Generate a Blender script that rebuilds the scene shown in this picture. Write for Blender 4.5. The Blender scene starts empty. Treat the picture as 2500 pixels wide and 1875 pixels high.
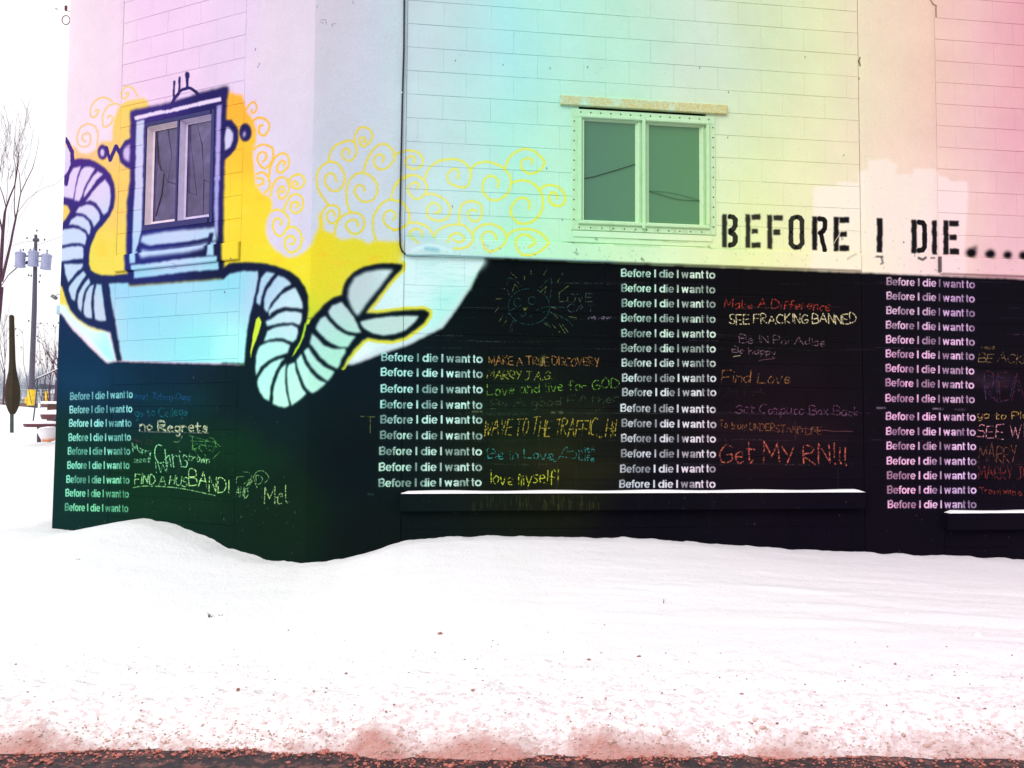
import bpy, math, random, numpy as np
from mathutils import Vector, Matrix
random.seed(7); np.random.seed(7)
SC = bpy.context.scene
COL = SC.collection

# ---------------------------------------------------------------- camera, sky, sun, exposure
FPX, PIT, ROL = 2069.6741, 0.0516, 0.0071        # focal length in pixels of the 2500 px wide photograph
EYE = 1.5
def cam_axes():
    F = np.array([0, math.cos(PIT), math.sin(PIT)]); U0 = np.array([0, -math.sin(PIT), math.cos(PIT)]); R0 = np.array([1., 0, 0])
    c, s = math.cos(ROL), math.sin(ROL)
    return R0 * c + U0 * s, -R0 * s + U0 * c, F
CR, CU, CF = cam_axes()
cd = bpy.data.cameras.new('camera'); cam = bpy.data.objects.new('camera', cd); COL.objects.link(cam)
cd.sensor_fit = 'HORIZONTAL'; cd.sensor_width = 36; cd.lens = FPX / 2500 * 36; cd.clip_start = .05; cd.clip_end = 2000
cam.matrix_world = Matrix(((CR[0], CU[0], -CF[0], 0), (CR[1], CU[1], -CF[1], 0), (CR[2], CU[2], -CF[2], EYE), (0, 0, 0, 1)))
SC.camera = cam
SUN_EL, SUN_AZ = 34, 212                          # overcast: soft sun behind and to the left of the camera
W = bpy.data.worlds.new('World'); SC.world = W; W.use_nodes = True
nt = W.node_tree; nt.nodes.clear()
sk = nt.nodes.new('ShaderNodeTexSky'); sk.sky_type = 'NISHITA'; sk.sun_disc = False
sk.sun_elevation = math.radians(SUN_EL); sk.sun_rotation = math.radians(SUN_AZ); sk.air_density = 1; sk.dust_density = 4; sk.ozone_density = 0.6
hs = nt.nodes.new('ShaderNodeHueSaturation'); hs.inputs['Saturation'].default_value = .12; hs.inputs['Value'].default_value = 1
bg = nt.nodes.new('ShaderNodeBackground'); bg.inputs['Strength'].default_value = .13
wo = nt.nodes.new('ShaderNodeOutputWorld')
cl = nt.nodes.new('ShaderNodeMix'); cl.data_type = 'RGBA'; cl.inputs[0].default_value = .75; cl.inputs[7].default_value = (7.6, 7.45, 7.55, 1)   # high even cloud over the blue
nt.links.new(sk.outputs[0], hs.inputs['Color']); nt.links.new(hs.outputs[0], cl.inputs[6]); nt.links.new(cl.outputs[2], bg.inputs['Color']); nt.links.new(bg.outputs[0], wo.inputs['Surface'])
sl = bpy.data.lights.new('sun', 'SUN'); sl.energy = .7; sl.angle = math.radians(22); sl.color = (1, .97, .93)
so = bpy.data.objects.new('sun', sl); COL.objects.link(so)
az, el = math.radians(SUN_AZ), math.radians(SUN_EL)
sd = Vector((math.sin(az) * math.cos(el), math.cos(az) * math.cos(el), math.sin(el)))
so.rotation_euler = sd.to_track_quat('Z', 'Y').to_euler(); so.location = (0, -10, 20)
SC.view_settings.view_transform = 'Standard'; SC.view_settings.look = 'None'; SC.view_settings.gamma = 1; SC.view_settings.use_curve_mapping = False
SC.view_settings.exposure = 0.43
EW = 1.09                                         # light x exposure a wall receives: albedo = colour seen / EW

# ---------------------------------------------------------------- geometry of the place
CX, CY = -1.6663, 6.9244                          # foot of the building's corner
AR, AL = 0.1345, 2.6977                           # headings of the two faces
def ray(x, y): return CF + CR * ((x - 1250) / FPX) - CU * ((y - 937.5) / FPX)
def at(x, y, Y):                                  # the point seen at pixel x, y that stands Y metres ahead
    d = ray(x, y); t = Y / d[1]; return Vector((d[0] * t, Y, d[2] * t + EYE))
def wall_uv(face, x, y):
    d = ray(x, y); a = AR if face == 'R' else AL
    n = np.array([-math.sin(a), math.cos(a), 0]); C = np.array([CX, CY, 0]); P = d * ((C @ n) / (d @ n))
    return float((P - C) @ np.array([math.cos(a), math.sin(a), 0])), float(P[2] + EYE)
# local frames: x runs left to right along the face, z up, y into the wall (left face: x = -u)
MR = Matrix.Translation((CX, CY, 0)) @ Matrix.Rotation(AR, 4, 'Z')
ML = Matrix.Translation((CX, CY, 0)) @ Matrix.Rotation(AL - math.pi, 4, 'Z')
GR = [EYE + 3.8279 - k * .2032 for k in range(-6, 27)]   # heights of the block courses
def gv(k): return EYE + 3.8279 - k * .2032

# ---------------------------------------------------------------- helpers
def lin(c):
    c = np.asarray(c, float) / 255.; return np.where(c <= .04045, c / 12.92, ((c + .055) / 1.055) ** 2.4)
def alb(c, e=None): return tuple(float(v) for v in np.clip(lin(c) / (e or EW), 0, .9)) + (1,)
def tag(o, label=None, cat=None, group=None, kind=None):
    if label: o['label'] = label
    if cat: o['category'] = cat
    if group: o['group'] = group
    if kind: o['kind'] = kind
    return o
def empty(name, M, label=None, cat=None, group=None, parent=None):
    o = bpy.data.objects.new(name, None); COL.objects.link(o); o.empty_display_size = .2
    if parent: o.parent = parent
    o.matrix_local = M if isinstance(M, Matrix) else Matrix.Translation(M)
    return tag(o, label, cat, group)
class MB:
    def __init__(s): s.v = []; s.f = []
    def add(s, v, f):
        n = len(s.v); s.v += [tuple(p) for p in v]; s.f += [tuple(i + n for i in q) for q in f]; return s
    def box(s, x0, x1, y0, y1, z0, z1):
        return s.add([(x0, y0, z0), (x1, y0, z0), (x1, y1, z0), (x0, y1, z0), (x0, y0, z1), (x1, y0, z1), (x1, y1, z1), (x0, y1, z1)],
                     [(0, 3, 2, 1), (4, 5, 6, 7), (0, 1, 5, 4), (1, 2, 6, 5), (2, 3, 7, 6), (3, 0, 4, 7)])
    def cbox(s, x0, x1, y0, y1, z0, z1, c):       # box whose front (-y) edges are chamfered by c
        return s.add([(x0 + c, y0, z0 + c), (x1 - c, y0, z0 + c), (x1 - c, y0, z1 - c), (x0 + c, y0, z1 - c),
                      (x0, y0 + c, z0), (x1, y0 + c, z0), (x1, y0 + c, z1), (x0, y0 + c, z1),
                      (x0, y1, z0), (x1, y1, z0), (x1, y1, z1), (x0, y1, z1)],
                     [(0, 1, 2, 3), (4, 5, 1, 0), (5, 6, 2, 1), (6, 7, 3, 2), (7, 4, 0, 3), (8, 9, 5, 4), (9, 10, 6, 5), (10, 11, 7, 6), (11, 8, 4, 7)])
    def tube(s, pts, r, n=8, cap=True):
        pts = [Vector(p) for p in pts]; rs = r if isinstance(r, (list, tuple)) else [r] * len(pts)
        b = len(s.v); up = None
        for i, p in enumerate(pts):
            t = (pts[min(i + 1, len(pts) - 1)] - pts[max(i - 1, 0)]); t = t.normalized() if t.length > 1e-9 else Vector((0, 0, 1))
            if up is None: up = Vector((0, 0, 1)) if abs(t.z) < .9 else Vector((1, 0, 0))
            a = t.cross(up); a = a.normalized() if a.length > 1e-6 else Vector((1, 0, 0)); up = a.cross(t)
            for k in range(n):
                w = 2 * math.pi * k / n; s.v.append(tuple(p + (a * math.cos(w) + up * math.sin(w)) * rs[i]))
        for i in range(len(pts) - 1):
            for k in range(n):
                s.f.append((b + i * n + k, b + i * n + (k + 1) % n, b + (i + 1) * n + (k + 1) % n, b + (i + 1) * n + k))
        if cap: s.f.append(tuple(b + k for k in range(n))[::-1]); s.f.append(tuple(b + (len(pts) - 1) * n + k for k in range(n)))
        return s
    def lathe(s, prof, n=20, c=(0, 0, 0), sy=1):
        b = len(s.v)
        for r, z in prof:
            for k in range(n):
                w = 2 * math.pi * k / n; s.v.append((c[0] + r * math.cos(w), c[1] + r * sy * math.sin(w), c[2] + z))
        for i in range(len(prof) - 1):
            for k in range(n): s.f.append((b + i * n + k, b + i * n + (k + 1) % n, b + (i + 1) * n + (k + 1) % n, b + (i + 1) * n + k))
        s.f.append(tuple(b + k for k in range(n))[::-1]); s.f.append(tuple(b + (len(prof) - 1) * n + k for k in range(n)))
        return s
    def mesh(s, name, mat, smooth=False):
        m = bpy.data.meshes.new(name); m.from_pydata(s.v, [], s.f); m.update()
        if mat: m.materials.append(mat)
        if smooth: m.polygons.foreach_set('use_smooth', [True] * len(m.polygons))
        return m
    def build(s, name, mat, parent=None, smooth=False, M=None):
        o = bpy.data.objects.new(name, s.mesh(name, mat, smooth)); COL.objects.link(o)
        if parent: o.parent = parent
        if M is not None: o.matrix_local = M
        return o
def vnoise(x, y, seed=0):                         # numpy value noise, -1..1
    xi = np.floor(x).astype(np.int64); yi = np.floor(y).astype(np.int64); fx = x - xi; fy = y - yi
    fx = fx * fx * (3 - 2 * fx); fy = fy * fy * (3 - 2 * fy)
    def h(a, b):
        n = (a * 374761393 + b * 668265263 + seed * 1442695041) & 0xffffffff
        n = ((n ^ (n >> 13)) * 1274126177) & 0xffffffff; return ((n ^ (n >> 16)) & 0xffff) / 32767.5 - 1
    return (h(xi, yi) * (1 - fx) + h(xi + 1, yi) * fx) * (1 - fy) + (h(xi, yi + 1) * (1 - fx) + h(xi + 1, yi + 1) * fx) * fy
def fbm(x, y, o=4, seed=0):
    r = 0; a = 1
    for i in range(o): r = r + a * vnoise(x * 2 ** i, y * 2 ** i, seed + i); a *= .5
    return r
class N:                                          # small node-tree builder
    def __init__(s, name):
        s.m = bpy.data.materials.new(name); s.m.use_nodes = True; s.t = s.m.node_tree; s.t.nodes.clear()
        s.out = s.t.nodes.new('ShaderNodeOutputMaterial'); s.b = s.n('ShaderNodeBsdfPrincipled'); s.l(s.b.outputs[0], s.out.inputs[0])
    def n(s, k, **kw):
        o = s.t.nodes.new(k)
        for a, v in kw.items(): setattr(o, a, v)
        return o
    def l(s, a, b): s.t.links.new(a, b)
    def put(s, i, v):
        if hasattr(v, 'is_linked'): s.l(v, i)
        else: i.default_value = v
    def math(s, op, a, b=0., clamp=False):
        o = s.n('ShaderNodeMath', operation=op, use_clamp=clamp); s.put(o.inputs[0], a); s.put(o.inputs[1], b); return o.outputs[0]
    def mix(s, f, a, b, mode='MIX'):
        o = s.n('ShaderNodeMix', data_type='RGBA', blend_type=mode); s.put(o.inputs[0], f); s.put(o.inputs[6], a); s.put(o.inputs[7], b); return o.outputs[2]
    def ramp(s, f, stops, ease='LINEAR'):
        o = s.n('ShaderNodeValToRGB'); r = o.color_ramp; r.interpolation = ease
        while len(r.elements) < len(stops): r.elements.new(.5)
        for e, (p, c) in zip(r.elements, stops): e.position = p; e.color = c if len(c) == 4 else tuple(c) + (1,)
        s.l(f, o.inputs[0]); return o.outputs[0]
    def noise(s, vec, sc, det=4, rough=.6):
        o = s.n('ShaderNodeTexNoise'); o.inputs['Scale'].default_value = sc; o.inputs['Detail'].default_value = det; o.inputs['Roughness'].default_value = rough
        if vec is not None: s.l(vec, o.inputs['Vector'])
        return o.outputs['Fac']
    def mapr(s, v, a, b, c, d):
        o = s.n('ShaderNodeMapRange'); s.put(o.inputs[0], v)
        for i, q in zip((1, 2, 3, 4), (a, b, c, d)): o.inputs[i].default_value = q
        return o.outputs[0]
    def bump(s, h, st, dist):
        o = s.n('ShaderNodeBump'); o.inputs['Strength'].default_value = st; o.inputs['Distance'].default_value = dist; s.l(h, o.inputs['Height']); s.l(o.outputs[0], s.b.inputs['Normal'])
    def set(s, rough=.8, spec=.3, metal=0.):
        s.b.inputs['Roughness'].default_value = rough; s.b.inputs['Specular IOR Level'].default_value = spec; s.b.inputs['Metallic'].default_value = metal; return s
def plain(name, c, rough=.8, spec=.3, var=.15, scale=8, bump=0., metal=0.):
    k = N(name); k.set(rough, spec, metal); g = k.n('ShaderNodeTexCoord').outputs['Object']
    f = k.noise(g, scale); c1 = tuple(v * (1 - var) for v in c[:3]) + (1,); c2 = tuple(min(.95, v * (1 + var)) for v in c[:3]) + (1,)
    k.l(k.mix(k.mapr(f, .3, .7, 0, 1), c1, c2), k.b.inputs['Base Color'])
    if bump: k.bump(k.noise(g, scale * 6), .6, bump)
    return k.m

# ---------------------------------------------------------------- the painting on the walls (rasterised from strokes and outlines)
PPM = 250
class Canvas:
    def __init__(s, face, x0, x1, z0, z1):
        s.face, s.x0, s.x1, s.z0, s.z1 = face, x0, x1, z0, z1
        s.w = int((x1 - x0) * PPM); s.h = int((z1 - z0) * PPM)
        X, Z = np.meshgrid(x0 + (np.arange(s.w) + .5) / PPM, z0 + (np.arange(s.h) + .5) / PPM); s.X, s.Z = X, Z
        u = X if face == 'R' else -X; a = AR if face == 'R' else AL
        P = np.stack([CX + u * math.cos(a), CY + u * math.sin(a), Z - EYE], -1); d = np.maximum(P @ CF, .2)
        s.px = 1250 + FPX * (P @ CR) / d; s.py = 937.5 - FPX * (P @ CU) / d
        s.wx = s.px + .8 * fbm(X * 22, Z * 22, 2, 3); s.wy = s.py + .8 * fbm(X * 22 + 9, Z * 22, 2, 5)
        s.g = np.clip(.5 + .5 * vnoise(X * 170, Z * 170, 11) + .35 * vnoise(X * 60, Z * 60, 12), 0, 1)
        s.rgb = np.zeros((s.h, s.w, 3), np.float32); s.a = np.zeros((s.h, s.w), np.float32); s.fields = {}
    def field(s, name):
        if name not in s.fields:
            num = 0; den = 0; qx, qy = s.px[::8, ::8], s.py[::8, ::8]
            for (ax, ay), c in FIELDS[name]:
                w = 1 / (((qx - ax) ** 2 + (qy - ay) ** 2) + 900.) ** 1.6; num = num + w[..., None] * np.array(c, float); den = den + w
            f = num / den[..., None]; f = np.repeat(np.repeat(f, 8, 0), 8, 1)[:s.h, :s.w]
            s.fields[name] = f
        return s.fields[name]
    def win(s, pts, pad):
        q = np.array([wall_uv(s.face, x, y) for x, y in pts]); X = q[:, 0] if s.face == 'R' else -q[:, 0]; pad = pad * .0045 + .01
        i0 = int(max(0, (X.min() - pad - s.x0) * PPM)); i1 = int(min(s.w, (X.max() + pad - s.x0) * PPM + 1))
        j0 = int(max(0, (q[:, 1].min() - pad - s.z0) * PPM)); j1 = int(min(s.h, (q[:, 1].max() + pad - s.z0) * PPM + 1))
        return (slice(j0, j1), slice(i0, i1)) if i1 > i0 and j1 > j0 else None
    def comp(s, w, m, col):
        m = np.clip(m, 0, 1).astype(np.float32); c = s.field(col)[w] if isinstance(col, str) else np.array(col, np.float32)
        A = s.a[w]; o = m + A * (1 - m); mm = m[..., None]
        s.rgb[w] = np.where(o[..., None] > 1e-4, (c * mm + s.rgb[w] * (A * (1 - m))[..., None]) / np.maximum(o, 1e-4)[..., None], 0); s.a[w] = o
def blur(m, r):
    for ax in (0, 1):
        for _ in range(2):
            p = np.pad(m, [(r + 1, r) if i == ax else (0, 0) for i in (0, 1)], mode='edge'); c = np.cumsum(p, ax)
            n = m.shape[ax]; hi = np.take(c, range(2 * r + 1, n + 2 * r + 1), ax); lo = np.take(c, range(0, n), ax); m = (hi - lo) / (2 * r + 1)
    return m
CANV = [Canvas('L', -3.2, .06, .1, 5.9), Canvas('R', -.06, 7.0, .1, 5.9)]
def split(c): return [k for k in CANV]
def vis(k, pts):
    xs = [p[0] for p in pts]; return (min(xs) < 790) if k.face == 'L' else (max(xs) > 735)
def clipx(k, pts):                                # keep far-off points of the other face from blowing the window up
    return [(min(x, 900), y) for x, y in pts] if k.face == 'L' else [(max(x, 640), y) for x, y in pts]
def fill(pts, col, soft=2, al=1.):
    for k in CANV:
        if not vis(k, pts): continue
        w = k.win(clipx(k, pts), 8)
        if w is None: continue
        x, y = k.wx[w], k.wy[w]; m = np.zeros(x.shape, bool); n = len(pts)
        for i in range(n):
            (xa, ya), (xb, yb) = pts[i], pts[(i + 1) % n]
            if ya == yb: continue
            m ^= ((ya > y) != (yb > y)) & (x < (xb - xa) * (y - ya) / (yb - ya) + xa)
        m = m.astype(np.float32)
        if soft: m = blur(m, int(soft))
        k.comp(w, m * al, col)
def smooth(pts, n=6):
    p = [pts[0]] + list(pts) + [pts[-1]]; o = []
    for i in range(1, len(p) - 2):
        a, b, c, d = (np.array(q, float) for q in p[i - 1:i + 3])
        for t in np.arange(n) / n: o.append(tuple(.5 * ((2 * b) + (-a + c) * t + (2 * a - 5 * b + 4 * c - d) * t * t + (-a + 3 * b - 3 * c + d) * t ** 3)))
    return o + [tuple(pts[-1])]
def stroke(pts, width, col, al=1., soft=1.2, chalk=0., sm=False):
    if sm: pts = smooth(pts)
    for k in CANV:
        if not vis(k, pts): continue
        w = k.win(clipx(k, pts), width + soft * 2)
        if w is None: continue
        x, y = (k.wx, k.wy) if chalk == 0 else (k.px, k.py); D = np.full(x[w].shape, 1e9)
        for i in range(len(pts) - 1):
            v = k.win(clipx(k, pts[i:i + 2]), width + soft * 2)
            if v is None: continue
            xx, yy = x[v], y[v]; (xa, ya), (xb, yb) = pts[i], pts[i + 1]; dx, dy = xb - xa, yb - ya; L = dx * dx + dy * dy + 1e-9
            t = np.clip(((xx - xa) * dx + (yy - ya) * dy) / L, 0, 1); d = (xx - xa - t * dx) ** 2 + (yy - ya - t * dy) ** 2
            r0, c0 = v[0].start - w[0].start, v[1].start - w[1].start
            a0, b0 = max(r0, 0), max(c0, 0); sub = D[a0:r0 + d.shape[0], b0:c0 + d.shape[1]]
            d = d[a0 - r0:a0 - r0 + sub.shape[0], b0 - c0:b0 - c0 + sub.shape[1]]; np.minimum(sub, d, out=sub)
        m = np.clip((width / 2 + soft / 2 - np.sqrt(D)) / soft, 0, 1)
        if chalk: m = m * np.clip((k.g[w] - chalk * .6) * 3, 0, 1)
        k.comp(w, m * al, col)
def crop(ox, oy, s): return lambda pts: [(ox + x / s, oy + y / s) for x, y in pts]
C1, C2, C3, C4, C5 = crop(960, 340, 5.027), crop(820, 620, 5.821), crop(120, 360, 5.53), crop(150, 180, 5.53), crop(600, 840, 7.373)
C6, C7, C8, C9, C10, C11 = crop(1740, 500, 2.9105), crop(300, 170, 6.506), crop(1180, 640, 6.506), crop(1170, 850, 4.739), crop(1740, 700, 5.821), crop(1740, 940, 5.821)
C12, C13, C14, C15, C16, C17, C18 = crop(2360, 800, 3.607), crop(300, 930, 5.183), crop(580, 300, 5.183), crop(560, 600, 5.183), crop(0, 470, 3.53), crop(100, 650, 6.635), crop(300, 440, 5.925)
FIELDS = {
 'stencil': [((160,980),(165,245,240)),((260,980),(150,240,235)),((160,1130),(140,240,205)),((250,1250),(125,228,170)),((940,890),(165,235,225)),((1170,890),(190,245,232)),((940,1180),(175,225,205)),((1170,1180),(190,228,215)),((1520,690),(185,240,215)),((1740,700),(215,245,222)),((1520,1180),(205,215,225)),((1740,1180),(228,215,228)),((2170,700),(230,190,222)),((2380,720),(205,165,215)),((2170,950),(245,180,225)),((2380,950),(235,190,230)),((2170,1230),(248,182,222)),((2380,1230),(225,190,238))],
 'dark': [((200,400),(70,45,130)),((330,300),(62,48,125)),((330,600),(38,42,120)),((545,450),(42,38,100)),((560,290),(38,34,95)),((250,760),(28,42,85)),((600,640),(20,28,60)),
   ((200,900),(12,48,78)),((330,960),(8,38,58)),((160,1100),(8,44,40)),((350,1150),(8,43,28)),((560,1150),(8,38,25)),((700,1250),(12,34,22)),((640,960),(8,30,36)),((800,700),(14,24,40)),
   ((900,850),(9,25,34)),((860,1150),(8,21,25)),((900,1320),(10,20,20)),((1100,700),(6,18,20)),((1300,760),(8,15,17)),((1250,1050),(14,26,17)),((1350,1150),(22,26,15)),((1600,800),(8,10,16)),
   ((1900,800),(14,12,15)),((1900,1050),(24,13,21)),((1600,1280),(10,8,18)),((2000,1280),(12,7,20)),((2300,800),(14,12,22)),((2300,1200),(12,7,20)),((2500,1000),(18,11,20))],
 'light': [((200,450),(222,205,240)),((180,600),(195,212,240)),((230,760),(192,206,228)),((400,780),(142,214,232)),((300,700),(148,205,235)),((480,850),(138,226,232)),((560,700),(140,214,234)),((350,760),(138,210,232)),((420,720),(152,212,236)),((560,860),(165,246,242)),((640,720),(172,205,235)),
   ((700,760),(192,226,238)),((650,900),(175,245,232)),((700,970),(185,250,225)),((860,700),(190,214,220)),((1000,700),(215,250,250)),((950,800),(190,226,220)),((850,880),(170,240,215)),
   ((200,970),(145,235,232)),((250,1240),(120,212,160)),((1000,900),(160,215,205)),((1000,1180),(170,210,185)),((1600,700),(195,225,208)),((1600,1180),(205,205,210)),((2250,700),(215,172,205)),
   ((2250,950),(228,168,212)),((2250,1230),(232,172,212)),((430,480),(205,195,235)),((420,620),(190,205,240))],
 'yellow': [((200,360),(245,195,140)),((260,480),(240,200,110)),((300,280),(240,205,110)),((230,640),(232,215,90)),((580,260),(250,180,60)),((620,380),(250,195,60)),((600,500),(242,215,60)),
   ((720,600),(236,222,50)),((900,620),(225,222,55)),((800,400),(232,222,85)),((1050,500),(235,240,120)),((1200,400),(226,244,95)),((1350,480),(224,245,70)),((1000,780),(222,226,60)),((640,850),(160,225,50))],
 'glow': [((200,800),(215,240,250)),((270,870),(170,245,245)),((1000,700),(212,248,250)),((1150,640),(215,252,250)),((1100,760),(175,245,235)),((860,870),(225,255,250)),((950,830),(205,240,242))],
 'fresh': [((2050,500),(250,246,228)),((2200,500),(250,238,228)),((2350,500),(250,228,230)),((2050,640),(250,245,218)),((2350,640),(250,222,225))],
}
# black chalkboard paint on the lower wall
board = [(60,1600),(60,775),(151,765),(175,800),(215,842),(262,886),(285,882),(600,890),(860,890),(1000,840),(1080,800),(1110,760),(1150,700),(1184,628.8),(1250,631.3),(1505,641.5),(1875,656),(2100,665),(2500,681),(2800,692),(2800,1700)]
# yellow ground behind the robot
yel = [(100,300),(166,343),(175,354),(188,361),(195,372),(210,376),(222,373),(232,366),(237,359),(248,345),(266,344),(275,343),(275,325),(278,297),(287,267),(295,256),(307,247),(331,241),(351,239),(361,245),(363,259),
 (400,300),(540,240),(558,218),(564,225),(575,229),(592,231),(595,242),(600,256),(602,265),(607,278),(617,290),(624,305),(627,317),(626,350),(619,364),(619,387),(622,416),(626,450),(644,474),(661,481),(667,497),(665,514),(653,537),(650,566),(657,589),
 (673,609),(688,618),(695,624),(709,628),(724,625),(745,613),(752,607),(763,589),(769,570),(775,562),(779,551),(777,528),(784,514),(790,540),(790,562),(815,568),(823,578),(837,586),(860,580),(881,584),(900,595),(916,586),(937,588),(978,588),(983,600),(988,646),
 (900,720),(780,800),(700,880),(600,900),(300,720),(200,750),(100,750)]
fill(yel, 'yellow', 3)
def inside(P, x, y):
    c = False
    for i in range(len(P)):
        (xa, ya), (xb, yb) = P[i], P[i - 1]
        if (ya > y) != (yb > y) and x < (xb - xa) * (y - ya) / (yb - ya) + xa: c = not c
    return c
for i in range(420):                              # uneven spraying of the yellow
    x, y = random.uniform(160, 980), random.uniform(230, 880)
    if all(inside(yel, x + a, y + b) for a, b in ((-16, 0), (16, 0), (0, -12), (0, 12))): stroke([(x - 6, y), (x + 6, y + random.uniform(-4, 4))], random.uniform(8, 20), random.choice(((255, 190, 50), (250, 205, 60), (222, 226, 90), (240, 222, 120))), random.uniform(.08, .26), 12)
fill(board, 'dark', 2)
# pale halo shapes
fill([(140,739),(163,740),(175,758),(190,778),(208,793),(236,805),(263,805),(267,819),(281,876),(272,884),(258,876),(243,856),(221,832),(190,806),(168,784),(151,762),(140,745)], 'glow', 5)
fill([(120,700),(156,690),(165,735),(190,772),(215,792),(262,803),(262,808),(236,807),(208,796),(188,780),(170,760),(160,742),(120,742)], 'yellow', 4, .9)
fill(C2([(940,20),(2160,60),(2110,160),(1970,280),(1850,460),(1700,700),(1560,880),(1390,1060),(1200,1130),(1080,1190),(900,1290),(650,1360),(450,1440),(290,1535),(200,1545),(150,1490),(250,1350),(420,1200),(500,1000),(520,780),(700,500),(900,250)]), 'glow', 6)
random.seed(3)
for i in range(60):
    x = random.uniform(900, 1700); y = random.uniform(90, 700); x += (700 - y) * .35; stroke(C2([(x, y), (x + random.uniform(60, 260), y + random.uniform(-8, 8))]), random.uniform(1.5, 4), (150, 225, 225), random.uniform(.08, .3), 2.5)
for x, y, r, c, a in ((1300,1100,70,(46,52,26),.35),(1390,1010,60,(40,48,30),.35),(1230,1000,50,(24,50,34),.3),(1420,1150,70,(52,46,24),.3),(1290,930,60,(24,44,30),.25),(1900,900,70,(34,22,36),.3),(1830,1050,80,(44,24,34),.3),(1980,1060,60,(44,20,36),.3),
                      (2420,930,36,(85,55,80),.35),(2440,1130,50,(34,20,30),.3),(420,980,70,(10,60,60),.3),(500,1080,90,(14,62,34),.3),(620,1120,60,(12,52,32),.3),(240,930,70,(14,66,96),.3),(1600,720,50,(20,26,26),.25),(430,1230,80,(16,54,22),.3)):
    stroke([(x - r, y - 4), (x - r * .2, y + 6), (x + r, y)], r * .8, c, a, r * .8)
# claw
claw_out = [(85,600),(100,480),(150,370),(250,260),(400,180),(600,140),(800,135),(950,150),(940,210),(860,290),(740,430),(640,560),(520,720),(420,840),(600,850),(800,820),(1000,800),(1250,795),(1330,830),(1320,880),(1250,980),(1130,1080),(980,1180),(800,1230),(600,1220),(450,1190),(380,1230),(250,1370),(170,1480),(100,1600)]
stroke(C2(claw_out[7:]), 17, 'yellow', .9, 4)
fill(C2(claw_out + [(-100,1600),(-100,700)]), 'dark', 2)
# right arm, U bend
fill(C15([(-100,300),(0,225),(200,210),(400,220),(600,260),(760,320),(880,410),(960,520),(1000,640),(1000,800),(985,930),(1060,910),(1130,820),(1220,730),(1330,650),(1420,625),(1460,700),(1700,1100),(1560,1250),(1480,1400),(1400,1600),(1250,1750),(1050,1900),(600,2050),(200,1800),(200,1500),(-100,1500)]), 'dark', 2)
fill([(263,691),(312,685),(317,699),(547,680),(560,668),(597,661),(631,662),(631,681),(626,708),(618,743),(610,774),(604,812),(600,851),(597,887),(450,885),(298,880),(283,796),(269,739)], 'light', 2)
fill(C15([(980,950),(975,1050),(945,1150),(885,1290),(835,1370),(785,1415),(830,1330),(900,1200),(930,1100),(955,1000)]), (160,215,50), 1)
fill(C15([(985,930),(1040,920),(1010,990),(975,1010)]), 'yellow', 1)
fill(C15([(380,890),(410,960),(400,1020),(370,1130),(320,1250),(290,1330),(270,1440),(266,1350),(290,1200),(320,1030),(340,930)]), (200,232,60), 1)
for c in ([(400,420),(470,330),(580,350),(520,430),(450,530),(410,650),(395,760),(345,720),(350,650),(380,540)],
 [(620,375),(700,400),(780,470),(790,490),(700,530),(600,640),(520,740),(485,850),(440,800),(440,680),(480,560),(560,450)],
 [(840,530),(900,640),(930,740),(930,800),(850,790),(700,780),(600,810),(530,860),(510,900),(500,820),(560,740),(660,620),(760,560)],
 [(850,830),(920,850),(920,930),(890,1010),(820,980),(700,975),(560,1000),(480,1020),(460,960),(540,920),(620,860),(720,830)],
 [(800,1005),(870,1040),(870,1120),(850,1190),(800,1225),(700,1180),(600,1170),(440,1210),(480,1080),(560,1035),(700,1010)],
 [(600,1205),(700,1220),(775,1260),(740,1360),(600,1400),(480,1470),(400,1540),(341,1645),(330,1560),(340,1400),(380,1280),(480,1220)],
 [(1045,1105),(1100,1160),(1200,1260),(1340,1310),(1480,1300),(1470,1360),(1420,1430),(1400,1500),(1370,1560),(1250,1500),(1150,1410),(1080,1310),(1020,1240),(1025,1180)],
 [(1215,885),(1260,950),(1350,1050),(1480,1120),(1600,1150),(1560,1200),(1500,1290),(1400,1290),(1280,1230),(1170,1140),(1095,1050),(1110,990),(1150,920)],
 [(1420,710),(1500,800),(1570,900),(1620,990),(1670,1100),(1600,1110),(1480,1080),(1370,1000),(1280,900),(1245,830),(1300,760)]): fill(C15(c), 'light', 2)
for c in ([(210,680),(230,600),(330,450),(450,350),(600,270),(710,260),(640,330),(560,470),(490,620),(450,800),(435,1030),(340,980),(250,860),(215,750)],
 [(740,340),(720,500),(720,700),(730,850),(770,1000),(790,1110),(700,1145),(590,1120),(490,1070),(495,900),(520,720),(580,560),(650,430)],
 [(780,370),(890,330),(910,480),(960,640),(1010,760),(1090,900),(1000,990),(900,1060),(830,1110),(800,1000),(760,800),(750,600),(750,450)],
 [(1010,180),(1040,290),(1100,400),(1180,520),(1260,600),(1350,660),(1450,690),(1380,770),(1280,850),(1200,885),(1130,850),(1050,720),(980,550),(930,400),(920,280)],
 [(1130,60),(1200,180),(1300,300),(1400,400),(1500,450),(1600,490),(1560,570),(1480,670),(1400,620),(1280,530),(1180,420),(1100,280),(1050,130)]): fill(C5(c), 'light', 2)
fill(C2([(820,220),(700,380),(560,560),(420,740),(310,890),(260,840),(200,720),(165,620),(180,500),(260,340),(400,260),(600,220)]), 'light', 3)
fill(C2([(350,960),(500,920),(750,890),(1000,875),(1180,880),(1120,980),(1000,1080),(850,1140),(680,1160),(520,1130),(420,1070),(360,1010)]), 'light', 2)
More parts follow.
